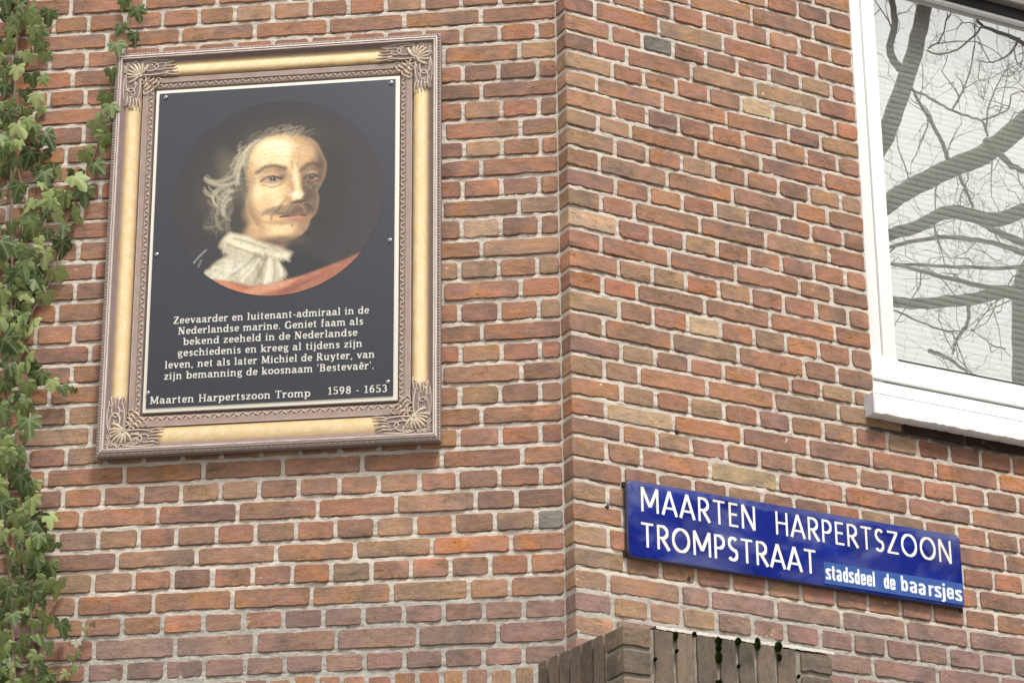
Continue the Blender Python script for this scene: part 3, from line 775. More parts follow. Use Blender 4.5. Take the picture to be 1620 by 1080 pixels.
m = MB(); bevel_box(m, WIN_U - 0.008, UE, 0.014, 0.074, 2.9935, 3.0600, 0.003); part('lower_frame', m, M_WHITE, win, True, 40)
m = MB(); bevel_box(m, WIN_U + 0.001, UE, 0.008, 0.076, 3.0665, GB - 0.003, 0.005); part('sash_rail', m, M_WHITE, win, True, 40)
m = MB(); m.box(GL + 0.001, UE, 0.045, 0.060, GB - 0.002, GB + 0.0030); part('gasket', m, M_RUBBER, win)
m = MB(); m.box(GL + 0.0005, UE, 0.0062, 0.012, GB - 0.0062, GB - 0.0032); part('gasket', m, M_RUBBER, win)
m = MB(); m.box(WIN_U + 0.002, UE, 0.0095, 0.016, 3.0150, 3.0195); part('shadow_line', m, M_METAL, win)  # thin grey strip drawn in as the shadow line above the sill
m = MB(); m.box(GL - 0.01, UE, GY, GY + 0.006, GB - 0.01, GT + 0.012); part('pane', m, M_GLASS, win)
# sill, its front edge slightly wavy with old paint
rnd = random.Random(8)
m = MB(); n = 120; sec = []
for i in range(n + 1):
    u = 0.9700 + (UE - 0.97) * i / n; jb = rnd.uniform(-0.0022, 0.0022); jt = rnd.uniform(-0.0005, 0.0005)
    sec += [(u, 0.030, 2.9990), (u, -0.041, 2.9925 + jt), (u, -0.0450, 2.9885 + jt), (u, -0.0450 + jb * 0.3, 2.9335 + jb), (u, -0.040, 2.9300 + jb), (u, 0.030, 2.9360)]
m.add(sec, [(i * 6 + q, (i + 1) * 6 + q, (i + 1) * 6 + (q + 1) % 6, i * 6 + (q + 1) % 6) for i in range(n) for q in range(6)] + [tuple(range(6))[::-1], tuple(n * 6 + q for q in range(6))])
part('sill', m, M_SILL, win, True, 40)
m = MB(); bevel_box(m, 0.9655, 0.9685, -0.0465, 0.004, 2.9300, 2.9960, 0.0010); part('sill_end_cap', m, M_FLASH, win)
# head of the pane: white bead, black gap, grey metal drip profile, upper sash
m = MB(); m.box(GL - 0.02, UE, 0.040, 0.0605, GT + 0.001, GT + 0.010); part('glazing_bead', m, M_WHITE, win)
m = MB(); m.box(GL - 0.02, UE, 0.034, 0.0600, GT + 0.0105, GT + 0.046); part('head_gasket', m, M_RUBBER, win)
m = MB()
zz = GT + 0.0465
prof = [(0.058, zz), (0.010, zz), (0.006, zz + 0.004), (0.006, zz + 0.022), (0.014, zz + 0.026), (0.014, zz + 0.040), (0.002, zz + 0.044), (-0.002, zz + 0.075), (0.058, zz + 0.080)]
n = len(prof)
m.add([(GL - 0.10, y, z) for y, z in prof] + [(UE, y, z) for y, z in prof], [(k, (k + 1) % n, n + (k + 1) % n, n + k) for k in range(n)] + [tuple(range(n))[::-1], tuple(n + k for k in range(n))])
part('drip_profile', m, M_METAL, win)
m = MB(); bevel_box(m, 1.0525, UE, 0.012, 0.076, zz + 0.0815, zz + 0.16, 0.004); part('upper_rail', m, M_WHITE, win, True, 40)
m = MB(); m.box(1.06, UE, GY, GY + 0.006, zz + 0.15, 5.2); part('pane', m, M_GLASS, win)

# room behind the glass
room = empty('room', WR, kind='structure')
m = MB(); X0, X1, Y0, Y1, ZA, ZB = 0.60, 3.2, 0.101, 3.2, 2.2, 5.6
v = [(x, y, z) for x in (X0, X1) for y in (Y0, Y1) for z in (ZA, ZB)]
m.add(v, [(0, 1, 3, 2), (4, 6, 7, 5), (2, 3, 7, 6), (0, 2, 6, 4), (1, 5, 7, 3)])
m.add([(X0, Y0, ZA), (X1, Y0, ZA), (X1, Y0, WIN_Z), (X0, Y0, WIN_Z)], [(0, 1, 2, 3)])
m.add([(X0, Y0, WIN_Z), (WIN_U, Y0, WIN_Z), (WIN_U, Y0, ZB), (X0, Y0, ZB)], [(0, 1, 2, 3)])
m.add([(UE, Y0, WIN_Z), (X1, Y0, WIN_Z), (X1, Y0, ZB), (UE, Y0, ZB)], [(0, 1, 2, 3)])
m.add([(WIN_U, 0.0755, 5.2), (UE, 0.0755, 5.2), (UE, Y0, ZB), (WIN_U, Y0, ZB)], [(0, 1, 2, 3)])
m.add([(UE, 0.02, 2.9), (UE, 0.102, 2.9), (UE, 0.102, 5.3), (UE, 0.02, 5.3)], [(0, 1, 2, 3)])
tag(link('room_walls', m.mesh('room_walls', M_ROOM), room), kind='structure')

# venetian blind
blind = empty('venetian_blind', WR, 'off-white venetian blind with narrow closed slats hanging behind the window pane', 'blind')
m = MB(); w_ = 0.0116; tl = math.radians(74); BL, BR = 1.118, 2.50
pp = []
for k in range(5):
    s_ = -1 + 2 * k / 4; yy = -w_ * s_ * math.cos(tl); zz = w_ * s_ * math.sin(tl); bow = 0.0022 * (1 - s_ * s_)
    pp.append((yy - bow * math.sin(tl), zz - bow * math.cos(tl)))
m.add([(BL, y, z) for y, z in pp] + [(BR, y, z) for y, z in pp], [(k, k + 1, 6 + k, 5 + k) for k in range(4)])
slat_me = m.mesh('slat', M_SLAT, smooth=True)
BY = 0.135; zc = 3.158; k = 0; rnd = random.Random(3)
while zc < 4.62:
    o = bpy.data.objects.new('slat', slat_me); COL.objects.link(o); o.parent = blind
    o.matrix_local = Matrix.Translation((rnd.uniform(-.001, .001), BY, zc)) @ Matrix.Rotation(rnd.uniform(-0.05, 0.05), 4, 'X') @ Matrix.Rotation(rnd.uniform(-.0006, .0006), 4, 'Y')
    zc += 0.0197
m = MB(); bevel_box(m, BL, BR, BY - 0.010, BY + 0.010, 3.124, 3.142, 0.003); part('bottom_rail', m, M_SLAT, blind, True, 40)
for cx in (1.185, 1.60, 2.02):
    m = MB(); m.tube([(cx, BY - 0.016, 3.14), (cx, BY - 0.016, 4.62)], 0.0009, 5); m.tube([(cx + 0.012, BY - 0.016, 3.14), (cx + 0.012, BY - 0.016, 4.62)], 0.0008, 5); part('ladder_cord', m, M_CORD, blind)

# ------------------------------------------------------------------ stroke lettering (own letter shapes, cap height 1)
def arc(cx, cy, rx, ry, a0, a1, n=10):
    return [(cx + rx * math.cos(math.radians(a0 + (a1 - a0) * i / n)), cy + ry * math.sin(math.radians(a0 + (a1 - a0) * i / n))) for i in range(n + 1)]

def ribbon(mb, pts, w0, y, T, w1=None):
    """flat stroke; pts in letter units, T maps (x, z) to wall x, z; w may differ for horizontal runs (w1)"""
    n = len(pts)
    L, R = [], []
    for i in range(n):
        a = Vector(pts[max(i - 1, 0)]); b = Vector(pts[min(i + 1, n - 1)]); p = Vector(pts[i])
        d = (b - a); d = d.normalized() if d.length > 1e-9 else Vector((1, 0))
        if 0 < i < n - 1:
            d1 = (p - a).normalized(); d2 = (b - p).normalized(); c = max(0.5, math.sqrt(max(0.0, (1 + d1.dot(d2)) / 2)))
        else: c = 1.0
        w = w0
        if w1 is not None: w = w0 * abs(d.y) + w1 * abs(d.x) if True else w0
        nrm = Vector((-d.y, d.x)) * (w / 2 / c)
        L.append(T(p + nrm)); R.append(T(p - nrm))
    vs_ = [(x, y, z) for x, z in L] + [(x, y, z) for x, z in R]
    mb.add(vs_, [(n + i, n + i + 1, i + 1, i) for i in range(n - 1)])

def bowl(x, y0, y1, rx, side=1):       # D-shaped bowl attached to a stem at x
    cy = (y0 + y1) / 2; ry = (y1 - y0) / 2
    return [(x, y1)] + arc(x + side * (rx * 0.45), cy, rx * 0.55 if side > 0 else -rx * 0.55, ry, 90, -90, 12) + [(x, y0)]

# capital letters of the street sign (even strokes)
SANS = {
 'M': (0.84, [[(0.06, 0), (0.06, 1)], [(0.06, 1), (0.42, 0.22)], [(0.42, 0.22), (0.78, 1)], [(0.78, 1), (0.78, 0)]]),
 'A': (0.66, [[(0.0, 0), (0.33, 1)], [(0.33, 1), (0.66, 0)], [(0.11, 0.30), (0.55, 0.30)]]),
 'R': (0.56, [[(0.07, 0), (0.07, 1)], [(0.07, 0.955)] + arc(0.25, 0.715, 0.235, 0.24, 90, -90, 12) + [(0.07, 0.475)], [(0.24, 0.475), (0.56, 0)]]),
 'T': (0.56, [[(0.28, 0), (0.28, 1)], [(0.0, 0.952), (0.56, 0.952)]]),
 'E': (0.44, [[(0.06, 0), (0.06, 1)], [(0.06, 0.952), (0.44, 0.952)], [(0.06, 0.52), (0.40, 0.52)], [(0.06, 0.048), (0.46, 0.048)]]),
 'N': (0.68, [[(0.06, 0), (0.06, 1)], [(0.06, 1), (0.62, 0)], [(0.62, 0), (0.62, 1)]]),
 'H': (0.62, [[(0.06, 0), (0.06, 1)], [(0.56, 0), (0.56, 1)], [(0.06, 0.52), (0.56, 0.52)]]),
 'P': (0.50, [[(0.06, 0), (0.06, 1)], [(0.06, 0.955)] + arc(0.23, 0.70, 0.225, 0.255, 90, -90, 12) + [(0.06, 0.445)]]),
 'S': (0.46, [arc(0.24, 0.74, 0.18, 0.215, 35, 180, 10) + arc(0.40, 0.74, 0.34, 0.30, 180, 232, 5)[1:] + [(0.30, 0.44)] + arc(0.22, 0.27, 0.195, 0.225, 50, -145, 12)]),
 'Z': (0.58, [[(0.03, 0.952), (0.56, 0.952)], [(0.53, 0.95), (0.05, 0.05)], [(0.0, 0.048), (0.58, 0.048)]]),
 'O': (0.82, [arc(0.41, 0.5, 0.365, 0.455, 0, 360, 28)]),
}
# lower case of the small sticker: narrow and heavy
def narrow():
    D = {}
    xh = 0.72; w = 0.36
    ob = arc(w / 2, xh / 2, w / 2 - 0.075, xh / 2 - 0.05, 0, 360, 16)
    D['s'] = (0.34, [[(0.28, 0.56), (0.25, 0.66), (0.16, 0.67), (0.08, 0.62), (0.08, 0.47), (0.15, 0.39), (0.24, 0.30), (0.27, 0.20), (0.25, 0.08), (0.16, 0.05), (0.07, 0.08), (0.05, 0.18)]])
    D['t'] = (0.27, [[(0.12, 0.93), (0.12, 0.10), (0.17, 0.05), (0.25, 0.05)], [(0.0, 0.67), (0.25, 0.67)]])
    D['a'] = (w, [[(0.06, 0.56), (0.11, 0.67), (0.24, 0.67), (0.285, 0.58), (0.285, 0.0)], [(0.285, 0.38), (0.16, 0.36), (0.08, 0.28), (0.08, 0.12), (0.13, 0.05), (0.22, 0.07), (0.285, 0.16)]])
    D['d'] = (w, [ob, [(0.285, 0), (0.285, 1.0)]])
    D['b'] = (w, [ob, [(0.075, 0), (0.075, 1.0)]])
    D['e'] = (w, [[(0.08, 0.36), (0.285, 0.36), (0.285, 0.56), (0.24, 0.66), (0.18, 0.67), (0.11, 0.65), (0.075, 0.55), (0.075, 0.16), (0.12, 0.06), (0.19, 0.05), (0.27, 0.09), (0.29, 0.22)]])
    D['l'] = (0.17, [[(0.075, 0), (0.075, 1.0)]])
    D['r'] = (0.27, [[(0.075, 0), (0.075, 0.72)], [(0.075, 0.50), (0.13, 0.63), (0.26, 0.67)]])
    D['j'] = (0.17, [[(0.075, 0.72), (0.075, -0.14), (0.03, -0.19), (-0.05, -0.19)], [(0.075, 0.83), (0.075, 0.98)]])
    D[' '] = (0.20, [])
    return D
NARROW = narrow()
# book face of the portrait text: heavy stems, short slab feet.  strokes: (points, weight)
def serif_font():
    S_, t_ = 0.155, 0.095; D = {}
    def stem(x, y0, y1, feet='bt', w=S_):
        o = [([(x, y0), (x, y1)], w)]
        if 'b' in feet: o.append(([(x - 0.15, y0 + 0.04), (x + 0.15, y0 + 0.04)], 0.08))
        if 't' in feet: o.append(([(x - 0.15, y1 - 0.04), (x + 0.15, y1 - 0.04)], 0.08))
        if 'l' in feet: o.append(([(x - 0.16, y1 - 0.06), (x, y1 - 0.03)], 0.085))
        return o
    X = 0.70
    def O(cx, r, y0=0, y1=X): return [(arc(cx, (y0 + y1) / 2, r, (y1 - y0) / 2 - 0.045, 0, 360, 20), (0.155, 0.09))]
    hump = lambda x0, x1: [([(x0, 0.47)] + arc((x0 + x1) / 2 + 0.02, 0.46, (x1 - x0) / 2 - 0.02, 0.19, 150, 0, 8), (0.14, 0.09)), ([(x1, 0.48), (x1, 0)], S_), ([(x1 - 0.12, 0.04), (x1 + 0.15, 0.04)], 0.08)]
    D['a'] = (0.62, [([(0.10, 0.52)] + arc(0.27, 0.49, 0.165, 0.165, 130, 0, 7) + [(0.435, 0.10), (0.50, 0.04), (0.60, 0.05)], (0.15, 0.10)), ([(0.43, 0.40), (0.26, 0.37)] + arc(0.23, 0.20, 0.155, 0.155, 100, 300, 8) + [(0.43, 0.14)], (0.14, 0.085))])
    D['b'] = (0.66, stem(0.14, 0, 1.02, 'l') + O(0.36, 0.215))
    D['c'] = (0.54, [(arc(0.31, 0.35, 0.22, 0.305, 42, 318, 16), (0.155, 0.09)), ([(0.47, 0.46), (0.47, 0.60)], 0.10)])
    D['d'] = (0.66, O(0.29, 0.215) + stem(0.51, 0, 1.02, 'l') + [([(0.51, 0.04), (0.66, 0.04)], 0.08)])
    D['e'] = (0.57, [([(0.10, 0.37), (0.50, 0.37)] + arc(0.30, 0.37, 0.20, 0.285, 0, 180, 12)[1:] + arc(0.31, 0.33, 0.21, 0.28, 180, 318, 9)[1:], (0.15, 0.085))])
    D['f'] = (0.42, [([(0.17, 0), (0.17, 0.84)] + arc(0.31, 0.84, 0.14, 0.14, 180, 60, 5)[1:], (0.155, 0.10)), ([(0.02, 0.655), (0.38, 0.655)], 0.08), ([(0.03, 0.04), (0.33, 0.04)], 0.08)])
    D['g'] = (0.60, [(arc(0.27, 0.46, 0.17, 0.19, 0, 360, 16), (0.13, 0.085)), ([(0.42, 0.62), (0.58, 0.66)], 0.09), ([(0.18, 0.28), (0.13, 0.18), (0.20, 0.11), (0.42, 0.08)] + arc(0.33, -0.07, 0.20, 0.14, 60, -180, 10) + [(0.16, 0.06)], (0.11, 0.085))])
    D['h'] = (0.70, stem(0.14, 0, 1.02, 'bl') + hump(0.14, 0.52))
    D['i'] = (0.34, stem(0.16, 0, X, 'bl') + [(arc(0.16, 0.90, 0.035, 0.035, 0, 360, 8), 0.08)])
    D['j'] = (0.32, [([(0.17, X), (0.17, -0.10)] + arc(0.05, -0.10, 0.12, 0.12, 0, -100, 5)[1:], (0.155, 0.10)), ([(0.01, X - 0.06), (0.17, X - 0.03)], 0.085), (arc(0.17, 0.90, 0.035, 0.035, 0, 360, 8), 0.08)])
    D['k'] = (0.67, stem(0.14, 0, 1.02, 'bl') + [([(0.20, 0.32), (0.50, 0.64)], 0.10), ([(0.28, 0.38), (0.54, 0.03)], 0.15), ([(0.38, 0.655), (0.62, 0.655)], 0.08), ([(0.44, 0.04), (0.68, 0.04)], 0.08)])
    D['l'] = (0.34, stem(0.16, 0, 1.02, 'bl'))
    D['m'] = (1.04, stem(0.14, 0, X, 'bl') + hump(0.14, 0.50) + hump(0.50, 0.86))
    D['n'] = (0.70, stem(0.14, 0, X, 'bl') + hump(0.14, 0.52))
    D['o'] = (0.62, O(0.31, 0.225))
    D['p'] = (0.66, stem(0.14, -0.28, X, 'bl') + O(0.36, 0.215))
    D['r'] = (0.50, stem(0.14, 0, X, 'bl') + [([(0.18, 0.47), (0.27, 0.61), (0.40, 0.63), (0.44, 0.54)], 0.12)])
    D['s'] = (0.50, [([(0.39, 0.50)] + arc(0.25, 0.51, 0.13, 0.14, 20, 200, 8) + [(0.17, 0.41), (0.33, 0.31)] + arc(0.25, 0.19, 0.15, 0.145, 40, -160, 9), (0.125, 0.10))])
    D['t'] = (0.42, [([(0.17, 0.88), (0.17, 0.16)] + arc(0.28, 0.16, 0.11, 0.115, 180, 300, 5)[1:], (0.15, 0.10)), ([(0.02, 0.655), (0.36, 0.655)], 0.08)])
    D['u'] = (0.70, [([(0.15, X), (0.15, 0.24)] + arc(0.31, 0.24, 0.16, 0.19, 180, 300, 6)[1:] + [(0.52, 0.20)], (0.15, 0.095)), ([(0.52, 0), (0.52, X)], S_), ([(0.0, 0.655), (0.16, 0.655)], 0.08), ([(0.38, 0.655), (0.52, 0.655)], 0.08), ([(0.52, 0.04), (0.66, 0.04)], 0.08)])
    D['v'] = (0.62, [([(0.10, 0.68), (0.32, 0.02)], 0.15), ([(0.32, 0.02), (0.53, 0.68)], 0.09), ([(-0.02, 0.655), (0.24, 0.655)], 0.08), ([(0.42, 0.655), (0.64, 0.655)], 0.08)])
    D['y'] = (0.62, [([(0.10, 0.68), (0.33, 0.04)], 0.15), ([(0.53, 0.68), (0.30, -0.14), (0.20, -0.23), (0.08, -0.20)], 0.10), ([(-0.02, 0.655), (0.24, 0.655)], 0.08), ([(0.42, 0.655), (0.64, 0.655)], 0.08)])
    D['z'] = (0.54, [([(0.05, 0.65), (0.49, 0.65)], 0.10), ([(0.44, 0.64), (0.09, 0.06)], 0.13), ([(0.04, 0.05), (0.50, 0.05)], 0.10), ([(0.085, 0.50), (0.085, 0.66)], 0.07), ([(0.465, 0.04), (0.465, 0.20)], 0.07)])
    D['Z'] = (0.70, [([(0.08, 0.95), (0.64, 0.95)], 0.10), ([(0.58, 0.94), (0.12, 0.06)], 0.16), ([(0.05, 0.05), (0.66, 0.05)], 0.10), ([(0.11, 0.74), (0.11, 0.96)], 0.07), ([(0.63, 0.04), (0.63, 0.26)], 0.07)])
    D['N'] = (0.86, stem(0.16, 0, 1, 'bt', 0.10) + [([(0.16, 0.97), (0.68, 0.03)], 0.17)] + stem(0.68, 0, 1, 't', 0.10))
    D['M'] = (1.02, stem(0.17, 0, 1, 'bt', 0.11) + [([(0.17, 0.97), (0.51, 0.10)], 0.16), ([(0.51, 0.10), (0.83, 0.97)], 0.10)] + stem(0.84, 0, 1, 'bt', 0.16))
    D['H'] = (0.86, stem(0.18, 0, 1) + stem(0.68, 0, 1) + [([(0.18, 0.51), (0.68, 0.51)], 0.10)])
    D['T'] = (0.74, stem(0.37, 0, 1, 'b') + [([(0.04, 0.95), (0.70, 0.95)], 0.10), ([(0.07, 0.74), (0.07, 0.96)], 0.07), ([(0.67, 0.74), (0.67, 0.96)], 0.07)])
    D['R'] = (0.80, stem(0.18, 0, 1) + [([(0.18, 0.95), (0.38, 0.95)] + arc(0.38, 0.725, 0.20, 0.225, 90, -90, 9)[1:] + [(0.18, 0.50)], (0.15, 0.09)), ([(0.38, 0.50), (0.66, 0.04)], 0.15), ([(0.56, 0.04), (0.80, 0.04)], 0.08)])
    D['B'] = (0.74, stem(0.18, 0, 1) + [([(0.18, 0.95), (0.36, 0.95)] + arc(0.36, 0.74, 0.19, 0.21, 90, -90, 9)[1:] + [(0.18, 0.53)], (0.15, 0.09)), ([(0.18, 0.52), (0.38, 0.52)] + arc(0.38, 0.285, 0.22, 0.235, 90, -90, 9)[1:] + [(0.18, 0.05)], (0.15, 0.09))])
    D['G'] = (0.84, [(arc(0.42, 0.5, 0.32, 0.455, 48, 330, 18), (0.17, 0.10)), ([(0.69, 0.02), (0.69, 0.44)], 0.14), ([(0.50, 0.44), (0.82, 0.44)], 0.08), ([(0.66, 0.70), (0.66, 0.93)], 0.08)])
    D['1'] = (0.50, [([(0.27, 0), (0.27, 0.98)], 0.15), ([(0.08, 0.82), (0.27, 0.95)], 0.09), ([(0.06, 0.04), (0.48, 0.04)], 0.08)])
    D['5'] = (0.60, [([(0.14, 0.95), (0.50, 0.95)], 0.10), ([(0.14, 0.97), (0.14, 0.52)], 0.09), ([(0.12, 0.54)] + arc(0.28, 0.31, 0.21, 0.265, 100, -150, 12), (0.15, 0.09))])
    D['9'] = (0.62, [(arc(0.30, 0.66, 0.19, 0.29, 0, 360, 16), (0.15, 0.09)), ([(0.50, 0.66), (0.48, 0.38), (0.36, 0.12), (0.16, 0.03)], 0.11)])
    D['6'] = (0.62, [(arc(0.31, 0.32, 0.19, 0.275, 0, 360, 16), (0.15, 0.09)), ([(0.11, 0.32), (0.14, 0.62), (0.26, 0.86), (0.46, 0.96)], 0.11)])
    D['8'] = (0.62, [(arc(0.31, 0.74, 0.165, 0.215, 0, 360, 14), (0.14, 0.09)), (arc(0.31, 0.27, 0.195, 0.23, 0, 360, 14), (0.15, 0.09))])
    D['3'] = (0.60, [(arc(0.27, 0.73, 0.18, 0.225, 150, -80, 10), (0.14, 0.09)), (arc(0.27, 0.28, 0.21, 0.235, 80, -150, 11), (0.15, 0.09))])
    D['-'] = (0.40, [([(0.06, 0.34), (0.34, 0.34)], 0.11)])
    D['.'] = (0.26, [(arc(0.12, 0.06, 0.035, 0.035, 0, 360, 8), 0.08)])
    D[','] = (0.28, [([(0.14, 0.10), (0.14, 0.02), (0.07, -0.14)], 0.12)])
    D["'"] = (0.22, [([(0.10, 1.02), (0.10, 0.74)], 0.10)])
    D['ê'] = (0.57, D['e'][1] + [([(0.14, 0.80), (0.30, 0.95)], 0.08), ([(0.30, 0.95), (0.46, 0.80)], 0.08)])
    D[' '] = (0.34, [])
    return D
SERIF = serif_font()

def set_text(mb, text, font, x0, x1, z0, z1, cap, y, weight=None, track=0.06, hweight=None, wob=0.0):
    """text between wall points (x0, z0) and (x1, z1) on its baseline"""
    tot = sum(font[c][0] + track for c in text) - track
    sx = (x1 - x0) / tot; pen = 0.0; k = 0; r = random.Random(len(text))
    for c in text:
        w, strokes = font[c]
        jx, jz = r.uniform(-wob, wob), r.uniform(-wob, wob)
        for st in strokes:
            if isinstance(st, tuple): pts, ww = st
            else: pts, ww = st, weight
            wa, wb = (ww if isinstance(ww, tuple) else (ww, hweight if hweight else ww))
            k += 1
            def T(p, pen=pen): 
                gx = (pen + p[0] + jx) * sx
                return (x0 + gx, z0 + (z1 - z0) * gx / (x1 - x0) + (p[1] + jz) * cap)
            ar = cap / sx       # stroke widths are in cap heights; x units differ
            # work in isotropic space so that widths stay even
            P = [(p[0] / ar, p[1]) for p in pts]
            def T2(q, pen=pen, ar=ar):
                return T((q[0] * ar, q[1]), pen)
            ribbon(mb, P, wa, y - 0.00003 * (k % 9), T2, wb)
        pen += w + track

# ------------------------------------------------------------------ framed portrait panel on the left wall
LFT, RGT, BOT, TOP = -1.1600, -0.1965, 2.7265, 3.9880
frame = empty('framed_portrait', WL, 'large portrait of a man in an ornate gilt frame with white text on black', 'picture')
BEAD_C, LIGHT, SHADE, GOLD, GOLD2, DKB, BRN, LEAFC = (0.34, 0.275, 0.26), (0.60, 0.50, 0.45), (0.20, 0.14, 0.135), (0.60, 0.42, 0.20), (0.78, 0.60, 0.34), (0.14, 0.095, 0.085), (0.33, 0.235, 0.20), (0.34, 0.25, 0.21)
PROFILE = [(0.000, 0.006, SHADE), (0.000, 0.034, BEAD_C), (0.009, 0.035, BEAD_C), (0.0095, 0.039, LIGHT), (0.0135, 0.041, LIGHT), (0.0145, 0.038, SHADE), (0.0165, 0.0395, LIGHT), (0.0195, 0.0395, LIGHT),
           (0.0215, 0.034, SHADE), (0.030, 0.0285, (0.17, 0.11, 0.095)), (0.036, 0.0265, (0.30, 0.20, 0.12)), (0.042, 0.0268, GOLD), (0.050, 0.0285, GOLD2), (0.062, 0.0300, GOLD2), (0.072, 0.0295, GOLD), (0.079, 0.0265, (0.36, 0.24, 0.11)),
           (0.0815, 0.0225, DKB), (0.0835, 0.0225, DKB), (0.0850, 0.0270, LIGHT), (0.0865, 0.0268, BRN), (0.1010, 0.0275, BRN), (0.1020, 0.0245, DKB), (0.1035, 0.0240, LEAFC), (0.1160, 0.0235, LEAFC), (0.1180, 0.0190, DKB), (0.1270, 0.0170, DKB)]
def corner_pt(side, t):
    x = LFT + t if side in (0, 3) else RGT - t; z = BOT + t if side in (0, 1) else TOP - t
    return x, z
prnd = np.random.RandomState(4)
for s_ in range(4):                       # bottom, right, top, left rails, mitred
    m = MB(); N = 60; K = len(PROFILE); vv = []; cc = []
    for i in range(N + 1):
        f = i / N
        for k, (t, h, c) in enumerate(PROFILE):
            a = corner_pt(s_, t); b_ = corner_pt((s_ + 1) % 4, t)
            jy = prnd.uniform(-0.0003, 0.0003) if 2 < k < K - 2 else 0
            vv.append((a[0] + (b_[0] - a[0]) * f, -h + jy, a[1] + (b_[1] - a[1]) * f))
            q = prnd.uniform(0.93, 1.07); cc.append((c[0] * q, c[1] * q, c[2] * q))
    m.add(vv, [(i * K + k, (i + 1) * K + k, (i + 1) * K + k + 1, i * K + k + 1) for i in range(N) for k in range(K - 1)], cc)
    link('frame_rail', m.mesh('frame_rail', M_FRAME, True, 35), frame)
# bead string on the outer edge, carved leaf band on the inner edge
bm_ = MB(); lb = MB()
for s_ in range(4):
    for t, pitch, target in ((0.0045, 0.0088, 'bead'), (0.1098, 0.0135, 'leaf')):
        a = Vector(corner_pt(s_, t)); b_ = Vector(corner_pt((s_ + 1) % 4, t)); L_ = (b_ - a).length; d = (b_ - a) / L_; nrm = Vector((-d.y, d.x))
        n = int(L_ / pitch)
        for i in range(n):
            p = a + d * (L_ * (i + 0.5) / n)
            if target == 'bead':
                r1 = 0.0036; R = []; 
                for q in range(2):
                    for k in range(6):
                        an = k * math.pi / 3; rr = r1 * (1.0 if q == 0 else 0.6)
                        R.append((p.x + rr * math.cos(an), -0.0345 - 0.0028 * q, p.y + rr * math.sin(an)))
                R.append((p.x, -0.0392, p.y)); cb = (0.38, 0.31, 0.28) if i % 2 else (0.30, 0.23, 0.20)
                bm_.add(R, [(k, (k + 1) % 6, 6 + (k + 1) % 6, 6 + k) for k in range(6)] + [(6 + k, 6 + (k + 1) % 6, 12) for k in range(6)], cb)
            else:
                sgn = 1 if i % 2 else -1
                for (o1, o2, ln, wd) in ((0.0, 0.0, 0.011, 0.0022), (0.003, sgn * 0.003, 0.007, 0.0016)):
                    st = p + d * o1 - nrm * sgn * 0.0045 + nrm * o2 * 0.3
                    pts = []
                    for q in range(5):
                        f = q / 4; pp_ = st + d * (ln * f) + nrm * sgn * (0.0090 * math.sin(f * math.pi * 0.55))
                        pts.append((pp_.x, -0.0245 - 0.0016 * math.sin(math.pi * f), pp_.y))
                    lb.tube(pts, [0.0006, wd * 0.7, wd * 0.8, wd * 0.6, 0.0004], 5, (0.56, 0.45, 0.35), caps=False)
link('bead_string', bm_.mesh('bead_string', M_ORN, True, 60), frame)
link('carved_leaf_band', lb.mesh('carved_leaf_band', M_ORN, True), frame)

